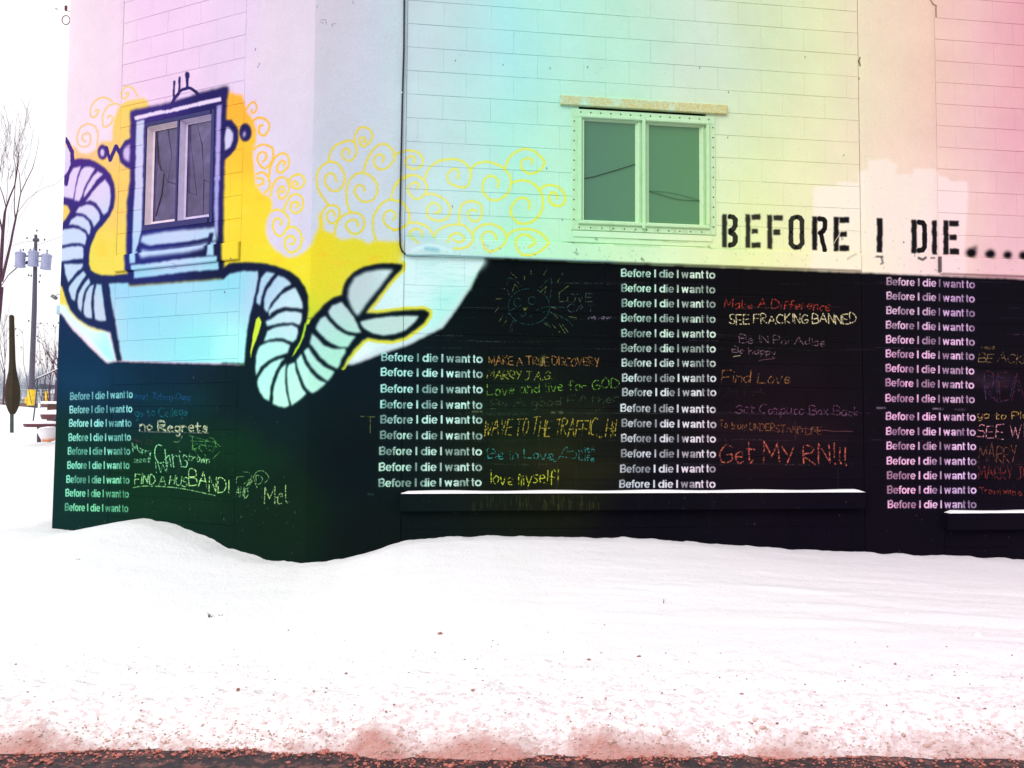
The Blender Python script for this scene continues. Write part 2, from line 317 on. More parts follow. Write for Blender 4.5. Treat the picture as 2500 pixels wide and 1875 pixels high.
# left arm
fill([(160,395),(178,391),(201,387),(221,390),(239,398),(257,411),(272,427),(280,450),(282,479),(279,505),(270,528),(250,552),(236,568),(228,586),(221,606),(218,628),(218,646),(222,660),(232,666),(247,672),(270,673),(320,668),(320,690),(267,692),(273,740),(286,810),(298,882),(284,884),(270,812),(245,804),(215,795),(190,778),(172,755),(160,725),(152,700),(140,690),(140,560),(161,534),(173,516),(166,503),(140,495),(140,400)], 'dark', 2)
for c in ([(330,280),(440,255),(400,360),(360,520),(330,700),(250,680),(120,660),(120,560),(250,480),(280,380)],
 [(480,265),(560,258),(625,290),(570,380),(500,500),(450,640),(415,730),(345,720),(360,580),(400,420),(440,310)],
 [(660,320),(730,360),(640,450),(560,570),(470,690),(480,600),(540,480),(600,390)],
 [(760,430),(820,520),(840,640),(830,760),(800,870),(740,920),(700,830),(640,750),(560,715),(490,740),(560,650),(640,540)],
 [(520,770),(600,790),(660,850),(690,920),(690,980),(610,1080),(580,1000),(520,930),(440,890),(360,880),(410,810)],
 [(380,920),(470,940),(540,1000),(565,1080),(560,1150),(540,1190),(490,1110),(400,1060),(320,1040),(265,1050),(300,980)],
 [(330,1085),(430,1110),(500,1170),(510,1230),(490,1320),(420,1290),(320,1295),(120,1340),(120,1120)],
 [(330,1330),(440,1330),(470,1360),(460,1500),(350,1510),(120,1550),(120,1380)]): fill(C3(c), 'light', 2)
for c in ([(375,-40),(680,-40),(680,10),(600,80),(520,180),(445,270),(400,130)],
 [(690,75),(740,140),(650,260),(580,400),(550,570),(500,530),(455,400),(460,330),(560,200)],
 [(780,190),(800,270),(720,380),(680,500),(660,750),(610,690),(590,580),(610,450),(690,300)],
 [(860,290),(830,440),(815,600),(830,850),(740,830),(695,760),(700,600),(740,420),(800,320)],
 [(900,290),(980,290),(1000,400),(1020,600),(1060,880),(960,890),(880,860),(860,700),(860,500)]): fill(C17(c), 'light', 2)
fill(C4([(0,960),(90,990),(130,1100),(130,1250),(100,1330),(0,1400)]), 'light', 2)
stroke(C4([(60,880),(100,950),(150,1060),(160,1200)]), 10, 'dark'); stroke(C4([(160,1200),(110,1320),(80,1440),(70,1500)]), 7, 'dark')
# head round the real window
fill([(318,271),(328,268),(417,248),(482,226),(554,208),(560,213),(554,247),(552,300),(549,400),(547,440),(545,585),(548,676),(546,680),(315,698),(313,683),(309,625),(308,609),(310,491),(317,440)], 'dark', 3)
WHT = (228, 212, 244)
fill(C7([(180,740),(620,640),(640,655),(1000,560),(1560,430),(1560,500),(340,770),(190,800)]), WHT, 1)
fill(C7([(210,820),(340,790),(330,1100),(320,1600),(310,1760),(190,1760),(200,1400)]), 'light', 2)
fill(C18([(182,-40),(295,-40),(270,700),(225,900),(130,1210),(135,1000),(150,500)]), 'light', 2)
fill(C7([(1490,570),(1570,560),(1550,1000),(1540,1760),(1460,1760),(1470,1400)]), (175,165,225), 2)
fill(C18([(1330,-40),(1390,-40),(1372,850),(1330,700),(1318,400)]), (160,160,225), 2)
fill(C18([(280,800),(600,740),(1340,680),(1355,870),(1240,890),(1180,870),(900,900),(400,950),(250,900)]), 'light', 3)
fill(C18([(240,920),(350,960),(900,900),(1230,830),(1250,760),(1310,760),(1290,850),(1240,1100),(900,1130),(250,1200),(210,1000)]), 'dark', 2)
fill(C18([(270,1000),(400,1020),(800,980),(1000,950),(1230,900),(1200,1000),(900,1060),(600,1090),(300,1130),(260,1050)]), (190,215,248), 4)
fill(C18([(1262,900),(1342,885),(1352,1100),(1245,1100)]), 'light', 2)
fill(C18([(135,1030),(215,1030),(210,1200),(135,1215)]), 'light', 2)
fill(C18([(150,1235),(500,1200),(900,1140),(1240,1110),(1390,1105),(1385,1290),(900,1330),(160,1420)]), 'light', 2)
stroke(C18([(690,1270),(760,1270)]), 1.2, (90,110,170), .7); stroke(C18([(740,1215),(790,1220),(760,1260)]), 1.2, (90,110,170), .6)
fill(C7([(1600,800),(1720,800),(1790,870),(1830,960),(1830,1150),(1780,1270),(1700,1360),(1600,1440)]), 'dark', 2)
fill(C7([(1640,910),(1700,930),(1750,1000),(1745,1120),(1700,1230),(1625,1290),(1615,1100)]), (205,205,238), 2)
def ell(c, rx, ry, n=24): return [(c[0] + rx * math.cos(2 * math.pi * i / n), c[1] + ry * math.sin(2 * math.pi * i / n)) for i in range(n)]
fill(C7(ell((1945, 1000), 100, 145)), 'dark', 2); fill(C7(ell((1930, 1030), 28, 42)), (215,205,240), 3)
fill(C4([(960,870),(930,870),(860,900),(790,1000),(770,1100),(800,1200),(870,1260),(960,1290)]), 'dark', 2)
fill(C4([(925,950),(850,1000),(830,1080),(850,1150),(920,1200)]), (205,185,235), 3)
stroke(C4([(610,1000),(660,1170),(740,980),(800,1100)]), 8.5, 'dark'); fill(C4(ell((560, 1060), 66, 102)), 'dark', 2); fill(C4(ell((558, 1068), 28, 52)), (210,195,238), 2)
stroke(C7([(770,540),(850,420),(930,330),(1040,290),(1120,320),(1200,400)]), 7.5, 'dark', sm=True, soft=2)
fill(C7([(830,470),(930,380),(1020,345),(1100,390),(1080,415)]), (225,205,242), 2)
for a, b, w in (((815,190),(808,470),5.5), ((902,130),(893,350),6), ((1022,60),(1020,285),7.5)): stroke(C7([a, b]), w, 'dark', soft=2.2)
stroke(C7([(1018,70),(1020,100)]), 11, 'dark', soft=3)
# yellow spirals
for s in ([(210,340),(270,290),(340,275),(430,310),(460,390),(430,500),(360,575),(290,540),(255,460),(280,390),(335,370),(370,410),(355,470),(320,490)],
 [(400,680),(420,570),(470,450),(550,390),(620,400),(655,470),(640,560),(560,630),(510,610),(515,540),(560,480),(605,500),(590,535)],
 [(240,650),(320,630),(380,670),(410,750),(400,830),(350,880)], [(250,700),(320,710),(325,770),(260,790)],
 [(430,920),(440,830),(500,720),(580,690),(640,740),(655,830),(620,920),(550,960),(515,900),(530,830),(580,810),(590,860),(550,880)],
 [(640,760),(700,680),(780,650),(840,690),(850,760),(800,820),(720,830),(690,770),(730,740),(765,770),(740,795)],
 [(590,1110),(620,1020),(680,930),(750,905),(810,940),(830,1020),(810,1100),(740,1140),(680,1100),(690,1020),(740,1000),(775,1040),(745,1070)],
 [(440,1120),(520,1100),(600,1140),(650,1220),(640,1310),(590,1400),(530,1430),(470,1380),(455,1290),(480,1220),(530,1215),(560,1260),(550,1290)],
 [(610,1350),(680,1320),(760,1340),(810,1420),(810,1520),(760,1610),(680,1645),(620,1590),(600,1510),(630,1450),(690,1435),(730,1490),(700,1540),(670,1530)],
 [(1480,250),(1490,150),(1540,75),(1620,60),(1690,110),(1705,180),(1660,260),(1590,300),(1545,250),(1555,195),(1600,190),(1620,240),(1590,240)],
 [(1160,480),(1170,390),(1240,290),(1340,240),(1450,230),(1500,290),(1500,390),(1450,470),(1390,475),(1330,430),(1325,370),(1360,330),(1410,340),(1410,390)],
 [(1160,1040),(1090,960),(1020,830),(1000,690),(1030,590),(1120,510),(1200,490),(1290,540),(1350,650),(1340,770),(1280,850),(1200,860),(1120,790),(1110,700),(1160,640),(1220,660),(1250,740)],
 [(1600,620),(1620,520),(1680,390),(1770,290),(1870,270),(1950,330),(1990,410),(1960,500),(1890,570),(1800,590),(1730,530),(1730,450),(1790,400),(1850,430),(1830,500)],
 [(1430,1130),(1390,1020),(1375,870),(1410,740),(1500,650),(1610,640),(1710,690),(1770,800),(1760,900),(1700,980),(1600,1000),(1510,940),(1480,870),(1510,800),(1580,800),(1610,860)],
 [(1050,1380),(1050,1230),(1080,1120),(1160,1050),(1260,1055),(1290,1130),(1270,1220),(1190,1280),(1130,1210),(1150,1130),(1210,1120),(1230,1180)],
 [(1230,1400),(1260,1270),(1330,1180),(1430,1140),(1540,1150),(1600,1230),(1590,1330),(1520,1400),(1430,1390),(1370,1310),(1400,1250),(1470,1230),(1520,1260),(1520,1310)],
 [(1750,1480),(1710,1330),(1720,1190),(1800,1050),(1900,980),(2010,980),(2110,1040),(2170,1140),(2170,1240),(2100,1320),(1990,1350),(1900,1310),(1850,1240),(1870,1140),(1940,1110),(2000,1160),(1970,1230)],
 [(1940,960),(1970,850),(2050,740),(2110,700),(2177,670)]): stroke(C14(s), 6, 'yellow', .92, 1.6, sm=True)
for s in ([(0,200),(60,170),(180,135),(290,155),(360,230),(350,320),(260,365),(170,330),(150,260),(200,205),(260,220),(250,290)],
 [(390,480),(430,370),(530,280),(680,245),(820,260),(920,330),(950,430),(930,540),(870,590),(780,575),(690,530),(665,450),(710,380),(780,370),(800,430),(790,480)],
 [(950,370),(1020,300),(1150,275),(1280,310),(1370,370),(1430,450),(1440,560),(1400,670),(1300,740),(1190,740),(1110,660),(1100,560),(1140,470),(1220,450),(1290,510),(1280,590)],
 [(1370,360),(1420,240),(1500,160),(1620,120),(1750,160),(1840,250),(1850,310),(1790,390),(1680,420),(1590,370),(1570,290),(1620,240),(1700,240),(1700,300)],
 [(1440,560),(1520,510),(1640,510),(1760,580),(1830,700),(1830,850),(1770,960),(1650,1030),(1530,1020),(1450,930),(1450,830),(1520,740),(1610,720),(1680,780),(1665,850)],
 [(1790,620),(1840,580),(1940,560),(2050,600),(2110,700),(2090,790),(2000,815),(1920,760),(1920,680),(1970,650),(2010,690),(2010,730)],
 [(0,620),(60,510),(150,450),(260,440),(360,490),(410,580),(390,670),(310,730),(230,710),(180,630),(200,560),(270,530),(315,560),(290,600)],
 [(380,680),(480,670),(590,710),(680,800),(700,900),(640,980),(540,1000),(440,960),(415,870),(460,790),(530,790),(575,850),(560,900),(510,905)],
 [(810,1040),(810,940),(830,830),(900,770),(990,760),(1070,800),(1090,890),(1060,980),(990,1010),(930,960),(920,900),(970,865),(1020,880)],
 [(0,750),(100,770),(180,860),(205,950),(170,1040),(80,1100),(0,1120)], [(180,1030),(260,1020),(370,1050),(460,1120),(510,1220)], [(230,1230),(200,1150),(260,1100),(330,1110),(360,1180),(350,1200)], [(230,1200),(300,1280)],
 [(510,1170),(590,1090),(720,1050),(850,1050),(940,1120),(980,1210),(930,1310),(830,1350),(740,1350)], [(670,1270),(700,1190),(780,1150),(860,1190),(860,1250),(780,1270),(740,1230)],
 [(970,1160),(1040,1080),(1150,1040),(1270,1060),(1360,1130),(1390,1220),(1340,1310),(1230,1380),(1150,1370),(1090,1270),(1100,1170),(1180,1130),(1250,1180),(1265,1240)],
 [(1390,1190),(1470,1130),(1600,1100),(1740,1120),(1850,1190),(1900,1270),(1850,1340),(1750,1410),(1600,1430),(1530,1380),(1500,1270),(1540,1190),(1620,1170),(1700,1210),(1730,1280),(1660,1330)]): stroke(C1(s), 6.2, 'yellow', .92, 1.6, sm=True)
for s in ([(690,380),(620,330),(540,325),(450,380),(400,470),(400,560),(440,590),(490,540),(500,490),(460,500)], [(790,420),(700,410),(610,470),(560,580),(560,680),(600,720),(670,670),(700,600),(660,570),(630,600)],
 [(1030,310),(980,220),(900,170),(830,210),(810,290),(840,340),(890,300),(900,260),(860,270)], [(480,980),(492,890),(490,800),(450,710),(370,680),(270,720),(220,840),(230,950),(300,990),(380,960),(400,870),(370,810),(300,820),(290,890),(330,910)]): stroke(C4(s), 5, 'yellow', .85, 2, sm=True)
stroke(C7([(1960,640),(2030,540),(2090,520),(2130,580),(2110,660),(2060,690),(2050,640)]), 5, 'yellow', .95, 2, sm=True)
stroke([(617,297),(630,288),(646,290),(658,303),(655,320),(645,331),(634,325),(634,310),(641,306)], 6, 'yellow', .95, 2, sm=True)
# sprayed blue-white wisp on the ledge over the halo
stroke(C1([(240,1370),(440,1300),(560,1330),(700,1380)]), 9, (205,245,250), .8, 5); stroke(C1([(400,1350),(540,1370)]), 9, (120,200,215), .7, 7)
stroke(C1([(200,1200),(480,1230)]), 16, (150,215,220), .45, 16)
# fresh white patch of wall paint
fill([(1975,660),(1985,520),(1987,455),(2042,453),(2042,443),(2096,445),(2097,416),(2118,416),(2118,390),(2171,389),(2173,397),(2188,397),(2189,425),(2228,426),(2229,411),(2286,412),(2294,430),(2315,432),(2320,442),(2361,443),(2364,470),(2362,527),(2354,612),(2354,676)], 'fresh', 2, .85)
# big stencilled heading
INK = (14, 12, 18)
def bar(x0, y0, x1, y1): fill(C6([(x0, y0), (x1, y0), (x1, y1), (x0, y1)]), INK, 1, .97)
def arc(pts, w=38):
    stroke(C6(pts), w / 2.91, INK, .97, 1.2)
def letE(x, t, b):
    bar(x, t, x + 36, b); bar(x + 42, t, x + 110, t + 40); bar(x + 42, (t + b) / 2 - 18, x + 92, (t + b) / 2 + 18); bar(x + 42, b - 40, x + 110, b)
bar(66,64,102,304); arc([(125,84),(145,88),(160,105),(160,150),(148,172),(130,182)],36); arc([(130,200),(150,208),(160,225),(160,260),(148,280),(125,286)],36); bar(110,66,126,102); bar(110,268,126,304); bar(110,172,132,208)
letE(232,67,308)
bar(388,70,424,314); bar(430,72,500,112); bar(430,174,482,214)
arc([(556,186),(556,115),(570,95),(588,88)],36); arc([(604,88),(622,95),(634,115),(634,186)],36); arc([(556,206),(556,275),(572,295),(588,302)],36); arc([(604,302),(620,295),(634,275),(634,206)],36)
bar(706,80,742,320); arc([(758,98),(785,102),(799,120),(797,165),(780,190),(762,198)],34); bar(748,82,764,114); arc([(768,200),(796,322)],32)
letE(860,88,328)
bar(1166,96,1204,338)
bar(1410,106,1448,344); arc([(1465,124),(1492,130),(1504,150),(1504,222)],34); arc([(1504,240),(1504,300),(1490,322),(1465,326)],34); bar(1454,107,1470,140); bar(1454,310,1470,343)
bar(1556,112,1592,352); letE(1640,112,352)
for x, y, rx, ry in ((1838,342,40,38),(1972,350,40,34),(2096,356,34,32),(2212,360,38,34)): fill(C6(ell((x, y), rx, ry)), INK, 3)
fill(C6([(1840,310),(1862,292),(1880,292),(1876,330)]), INK, 4)
stroke(C6([(1165,370),(1205,368)]), 4, INK, .7, 4); stroke(C6([(1200,375),(1205,410),(1195,420)]), 4, INK, .6, 4); stroke(C6([(1460,378),(1490,390),(1510,376)]), 5, INK, .75, 4); stroke(C6([(1550,378),(1572,378)]), 3.5, INK, .5, 3)
stroke(C6([(1608,375),(1608,475)]), 6.5, (90,80,85), .85, 2); stroke(C6([(950,385),(1010,352)]), 4, (170,150,130), .5, 5); stroke(C6([(862,276),(905,196)]), 2.2, (230,225,205), .8, 1)
for x in (590, 622, 924, 1432, 915): stroke(C6([(x, 312 if x < 900 else 232 if x < 930 else 345), (x, (312 if x < 900 else 232 if x < 930 else 345) + random.uniform(15, 32))]), 1, INK, .8)
for i in range(40):
    x = random.uniform(60, 1760); fill(C6(ell((x, random.uniform(60, 350)), 3, 3, 6)), INK, 1, .35)
# "Before I die I want to" stencilled in four columns
def arcp(cx, cy, rx, ry, a0, a1, n=14): return [(cx + rx * math.cos(math.radians(a0 + (a1 - a0) * i / n)), cy + ry * math.sin(math.radians(a0 + (a1 - a0) * i / n))) for i in range(n + 1)]
def glyph(c, x0, x1):                             # bold grotesque letters as centre lines: [(points, half width)], cap height 1
    H, T, xh = .105, .078, .74; l, r = x0 + H, x1 - H; m = (x0 + x1) / 2
    if c == 'I': return [([(m, .0), (m, 1)], H)]
    if c == 'B': return [([(l, 0), (l, 1)], H), ([(l, 1 - T), (m, 1 - T)] + arcp(m, .76, r - m, .76 - .5 - .02, 90, -90) + [(l, .52)], T), ([(l, .5), (m, .5)] + arcp(m + .02, .29, r - m, .29 - T, 80, -90) + [(l, T)], T)]
    if c in 'oe':
        cy, ry, rx = xh / 2, xh / 2 - T + .01, (x1 - x0) / 2 - H + .01
        if c == 'o': return [(arcp(m, cy, rx, ry, 0, 360, 28), .095)]
        return [(arcp(m, cy, rx, ry, 0, 320, 26), .088), ([(x0 + .1, cy), (x1 - .1, cy)], .05)]
    if c == 'd': return [([(r, 0), (r, 1)], H), (arcp(m - .03, xh / 2, (x1 - x0) / 2 - H, xh / 2 - T, 30, 330, 20), .1)]
    if c == 'i': return [([(m, 0), (m, xh)], H), ([(m, .88), (m, 1)], H)]
    if c == 'f': return [([(m - .02, 0), (m - .02, .84)] + arcp(m + .1, .84, .12, .09, 180, 90, 5) + [(x1 + .02, .93)], .08), ([(x0 - .02, .68), (x1, .68)], .05)]
    if c == 't': return [([(m - .04, .95), (m - .04, .18)] + arcp(m + .08, .17, .12, .1, 180, 270, 5), .08), ([(x0, .68), (x1 - .02, .68)], .05)]
    if c == 'r': return [([(l, 0), (l, xh)], H), ([(l + .02, .48)] + arcp(m + .1, .48, .16, .17, 150, 90, 5), .1)]
    if c == 'n': return [([(l, 0), (l, xh)], H), ([(l, .48)] + arcp(m, .48, r - m, .17, 170, 0, 10) + [(r, 0)], H)]
    if c == 'a': return [([(x0 + .1, .53)] + arcp(m, .52, r - m, .14, 150, 0, 8) + [(r, .0)], .1), (arcp(m - .02, .2, (x1 - x0) / 2 - .12, .13, 20, 360, 16), .085)]
    if c == 'w': q = (x1 - x0) / 4; return [([(x0 + .08, xh), (x0 + q, .06), (m, xh * .9), (x1 - q, .06), (x1 - .08, xh)], .09)]
LINE = [('B',235,350),('e',355,465),('f',468,528),('o',530,637),('r',648,706),('e',712,822),('I',882,918),('d',983,1097),('i',1110,1145),('e',1155,1267),('I',1322,1360),('w',1415,1550),('a',1572,1672),('n',1688,1785),('t',1792,1855),('t',1893,1950),('o',1955,2075)]
def text_bitmap(S=64):
    H = int(S * 1.7); nw = 1840 / 145 * S; Wd = int(nw) + 8; m = np.zeros((H, Wd), np.float32)
    for c, xa, xb in LINE:
        for pts, hw in glyph(c, (xa - 235) / 145, (xb - 235) / 145):
            P = [(x * S + 3, y * S + S * .3) for x, y in pts]; h = hw * S; xs_, ys_ = [p[0] for p in P], [p[1] for p in P]
            i0, i1, j0, j1 = max(0, int(min(xs_) - h - 2)), min(Wd, int(max(xs_) + h + 3)), max(0, int(min(ys_) - h - 2)), min(H, int(max(ys_) + h + 3))
            X, Y = np.meshgrid(np.arange(i0, i1) + .5, np.arange(j0, j1) + .5); D = np.full(X.shape, 1e9)
            for k in range(len(P) - 1):
                (ax, ay), (bx, by) = P[k], P[k + 1]; dx, dy = bx - ax, by - ay; L = math.hypot(dx, dy)
                if L < .01: continue
                t = ((X - ax) * dx + (Y - ay) * dy) / L; n_ = np.abs((X - ax) * dy - (Y - ay) * dx) / L
                ex = np.maximum(np.maximum(-t, t - L), 0); butt0, butt1 = k == 0, k == len(P) - 2
                d = np.hypot(n_, ex); d = np.where((butt0 & (t < 0)) | (butt1 & (t > L)), np.maximum(n_, ex + h), d); D = np.minimum(D, d)
            m[j0:j1, i0:i1] = np.maximum(m[j0:j1, i0:i1], np.clip(h - D + .5, 0, 1))
    return m, nw, S
TB, TW, TS = text_bitmap()
GAPS = [(((a_ + b_) / 2) - 235) / 1840 for c_, a_, b_ in LINE if c_ in 'Beoda']        # stencil bridges, as fractions of the line's length
for g in GAPS:
    i = int(3 + g * TW); TB[:int(TS * .55), i:i + 3] = 0; TB[int(TS * .8):int(TS * 1.05), i:i + 3] = 0
TB = blur(TB, 1)
def row(face, x0, y0, x1, y1, cap, al=1.):
    for k in CANV:
        if k.face != face: continue
        w = k.win([(x0, y0 + 8), (x1, y1 + 8), (x0, y0 - cap - 8), (x1, y1 - cap - 8)], 4); X, Y = k.px[w], k.py[w]
        t = (X - x0) / (x1 - x0); yy = (y0 + (y1 - y0) * t - Y) / cap; i = t * TW + 3; j = yy * TS + TS * .3
        ok = (i > 1) & (i < TB.shape[1] - 2) & (j > 1) & (j < TB.shape[0] - 2); i = np.clip(i, 1, TB.shape[1] - 3); j = np.clip(j, 1, TB.shape[0] - 3)
        a, b = i.astype(int), j.astype(int); fx, fy = i - a, j - b
        m = (TB[b, a] * (1 - fx) + TB[b, a + 1] * fx) * (1 - fy) + (TB[b + 1, a] * (1 - fx) + TB[b + 1, a + 1] * fx) * fy; m = m * ok
        fade = np.clip(.86 + .5 * vnoise(X * .05 + y0, Y * .02 + x0, 5), .62, 1) ; halo = blur(m, 4) * .12
        k.comp(w, np.maximum(np.clip(m * 1.45, 0, 1) * fade * al, halo), 'stencil')
ys = [130,245,360,483,600,722,843,960,1083]; xs = [608,603,598,593,587,582,574,567,562]; ye = [110,235,358,480,600,722,850,970,1095]; xe = [1145,1140,1133,1128,1122,1116,1115,1110,1105]
for i in range(9): row('L', xs[i] / 3.53, 940 + ys[i] / 3.53, xe[i] / 3.53, 940 + ye[i] / 3.53, 18.3, .92)
for (x0, y0), (x1, y1) in zip([(931,881),(929.5,917.6),(929.5,958.4),(928.7,996.7),(928.7,1033.5),(928,1071.7),(926,1110.5),(925,1149.6),(924,1188.7)],
                              [(1179,886),(1179,922.4),(1179,960),(1178,998),(1178,1034),(1177.6,1073),(1177,1111.7),(1177,1149.6),(1176,1186.5)]): row('R', x0, y0, x1, y1, 20)
S3 = 3.53
for a, b, c, d in ((940,725,1753,742),(943,855,1753,868),(945,985,1755,992),(943,1112,1755,1122),(943,1245,1757,1250),(943,1372,1757,1378),(945,1500,1757,1502),(948,1630,1760,1632)): row('R', 1250+a/S3, 470+b/S3, 1250+c/S3, 470+d/S3, 19.3)
for a, b, c, d in ((950,95,1762,95),(935,230,1758,240),(945,360,1762,370),(940,490,1758,495),(940,622,1758,625),(932,755,1756,752),(925,885,1755,885)): row('R', 1250+a/S3, 940+b/S3, 1250+c/S3, 940+d/S3, 19.3)
for a, b, c, d in ((1020,798,1785,825),(1020,922,1783,947),(1018,1047,1783,1072),(1015,1172,1783,1197),(1015,1297,1783,1320),(1013,1420,1780,1442),(1012,1545,1780,1568),(1010,1670,1778,1690)): row('R', 1875+a/S3, 470+b/S3, 1875+c/S3, 470+d/S3, 19)
for a, b, c, d in ((1010,145,1782,155),(1013,300,1790,308),(1015,430,1790,436),(1018,555,1795,560),(1020,685,1797,688),(1023,810,1797,812),(1025,935,1797,935),(1030,1060,1797,1060)): row('R', 1875+a/S3, 940+b/S3, 1875+c/S3, 940+d/S3, 19)
# chalk handwriting: one-line letters, y up, x height .6
G = {'A':[[(0,0),(.4,1),(.8,0)],[(.15,.4),(.65,.4)]],'B':[[(0,0),(0,1),(.5,.95),(.55,.6),(0,.52),(.6,.45),(.6,.08),(0,0)]],'C':[[(.65,.9),(.3,1),(0,.6),(.05,.2),(.3,0),(.65,.1)]],'D':[[(0,0),(0,1),(.5,.85),(.65,.45),(.4,.05),(0,0)]],
'E':[[(.6,1),(0,1),(0,0),(.6,0)],[(0,.5),(.5,.5)]],'F':[[(.6,1),(0,1),(0,0)],[(0,.5),(.5,.5)]],'G':[[(.65,.85),(.35,1),(0,.6),(.1,.1),(.4,0),(.65,.2),(.65,.45),(.35,.45)]],'H':[[(0,0),(0,1)],[(.6,0),(.6,1)],[(0,.5),(.6,.5)]],'I':[[(.1,0),(.1,1)]],
'J':[[(.1,1),(.7,1)],[(.45,1),(.45,.15),(.2,0),(0,.1)]],'K':[[(0,0),(0,1)],[(.6,1),(0,.45),(.6,0)]],'L':[[(0,1),(0,0),(.55,.03)]],'M':[[(0,0),(.05,1),(.4,.3),(.75,1),(.8,0)]],'N':[[(0,0),(0,1),(.6,0),(.6,1)]],'O':[[(.3,1),(0,.6),(.1,.1),(.4,0),(.65,.4),(.55,.9),(.3,1)]],
'P':[[(0,0),(0,1),(.5,.95),(.5,.55),(0,.5)]],'R':[[(0,0),(0,1),(.5,.95),(.5,.6),(0,.5),(.6,0)]],'S':[[(.55,.9),(.3,1),(.05,.8),(.1,.58),(.5,.4),(.5,.1),(.25,0),(0,.1)]],'T':[[(0,1),(.7,1)],[(.35,1),(.35,0)]],'U':[[(0,1),(0,.2),(.3,0),(.55,.2),(.6,1)]],
'V':[[(0,1),(.3,0),(.6,1)]],'W':[[(0,1),(.2,0),(.42,.8),(.62,0),(.85,1)]],'X':[[(0,0),(.6,1)],[(0,1),(.6,0)]],'Y':[[(0,1),(.3,.5)],[(.6,1),(.2,0)]],
'a':[[(.45,.5),(.2,.6),(0,.3),(.15,0),(.4,.15),(.45,.6),(.48,0)]],'b':[[(0,1),(0,0),(.35,.05),(.4,.4),(.1,.5),(0,.3)]],'c':[[(.4,.5),(.15,.6),(0,.3),(.15,0),(.4,.08)]],'d':[[(.4,.5),(.1,.5),(0,.2),(.2,0),(.42,.2)],[(.42,1),(.44,0)]],
'e':[[(0,.3),(.4,.35),(.3,.6),(.08,.5),(.05,.15),(.2,0),(.42,.08)]],'f':[[(.4,.9),(.25,1),(.15,.8),(.15,0)],[(0,.5),(.35,.5)]],'g':[[(.4,.5),(.1,.6),(0,.3),(.2,.05),(.4,.2),(.42,.6),(.4,-.3),(.15,-.4)]],'h':[[(0,1),(0,0)],[(0,.4),(.25,.6),(.38,.4),(.4,0)]],
'i':[[(.05,.6),(.06,0)],[(.05,.82),(.07,.86)]],'k':[[(0,1),(0,0)],[(.35,.6),(0,.25),(.4,0)]],'l':[[(.05,1),(.08,0)]],'m':[[(0,0),(0,.6),(.2,.5),(.22,0)],[(.22,.5),(.42,.55),(.45,0)]],'n':[[(0,.6),(0,0)],[(0,.4),(.22,.6),(.38,.45),(.4,0)]],'o':[[(.2,.6),(0,.35),(.1,.03),(.35,.1),(.4,.45),(.2,.6)]],
'p':[[(0,.6),(0,-.4)],[(0,.5),(.3,.6),(.4,.3),(.2,0),(0,.1)]],'r':[[(0,.6),(0,0)],[(0,.4),(.15,.58),(.35,.55)]],'s':[[(.35,.55),(.1,.58),(.05,.38),(.35,.2),(.25,0),(0,.05)]],'t':[[(.15,.9),(.17,0),(.35,.05)],[(0,.6),(.4,.6)]],'u':[[(0,.6),(.02,.1),(.25,0),(.4,.2)],[(.4,.6),(.42,0)]],
'v':[[(0,.6),(.2,0),(.4,.6)]],'w':[[(0,.6),(.12,0),(.28,.5),(.42,0),(.58,.6)]],'x':[[(0,0),(.4,.6)],[(0,.6),(.4,0)]],'y':[[(0,.6),(.2,.1)],[(.42,.6),(.1,-.4)]],'!':[[(.1,1),(.1,.25)],[(.1,.05),(.12,0)]],'.':[[(.05,.05),(.08,0)]]}
def gw(c): return .34 if c == ' ' else max(p[0] for s in G[c] for p in s) + .17
def chalk(C, txt, a, b, h, col, w=1.5, al=.85, rough=.55, again=0):
    w += .4; al = min(1, al + .08); rough *= .85; col = tuple(min(255, int(v * 1.06)) for v in col)
    s = C([a, b, (0, 0), (0, h)]); (x0, y0), (x1, y1) = s[0], s[1]; hh = s[3][1] - s[2][1]
    for rep in range(1 + again):
        tot = sum(gw(c) for c in txt); p = 0; j = .06; wv = random.uniform(0, 6); sl_ = random.uniform(-.12, .16)
        for c in txt:
            sc = 1 + random.uniform(-.1, .1)
            for st in G.get(c, []):
                q = [((x0 + (x1 - x0) * ((p + X) / tot)) + (random.uniform(-j, j) * .6 + sl_ * (Y - .5)) * hh, y0 + (y1 - y0) * (p / tot) - (Y * sc + random.uniform(-j, j) + .07 * math.sin(wv + p * 1.7)) * hh) for X, Y in st]
                stroke(smooth(q, 4) if len(q) > 2 and c not in 'AEFHKLMNTVWXYZ' else q, w, col, al, 1., rough)
            p += gw(c)
YG, OR, CY_, RD, CRM, MV = (175,190,70), (190,135,65), (50,165,165), (190,62,50), (240,228,175), (150,95,140)
chalk(C9,'MAKE A TRUE DISCOVERY',(110,190),(1400,205),95,OR,1.6); fill(C9([(700,190),(720,100),(770,80),(755,160),(715,205)]),(150,150,70),2,.6)
chalk(C9,'MARRY J.A.G.',(95,350),(860,372),95,(165,180,60),1.6); chalk(C9,'Love and live for GOD',(90,545),(1640,455),110,(120,190,60),1.5); chalk(C9,'Be A good FAther',(140,690),(1640,625),100,(70,95,60),1.2,.7)
chalk(C9,'WAVE TO THE TRAFFIC... Hi!',(60,1000),(1600,1020),185,(190,175,60),1.6,.9); chalk(C9,'Be in Love',(100,1275),(880,1285),110,CY_,1.6)
stroke(smooth(C9([(820,1240),(830,1290),(880,1310),(930,1260),(990,1160),(1020,1150),(1020,1200),(1080,1190),(1125,1220),(1110,1270),(1050,1270),(940,1250)])),1.5,CY_,.9,1,.5)
chalk(C9,'with',(1150,1205),(1350,1200),60,CY_,1.2); chalk(C9,'Life',(1155,1300),(1345,1305),65,CY_,1.2); chalk(C9,'love myself!',(130,1580),(940,1570),165,(190,205,50),1.8,.95)
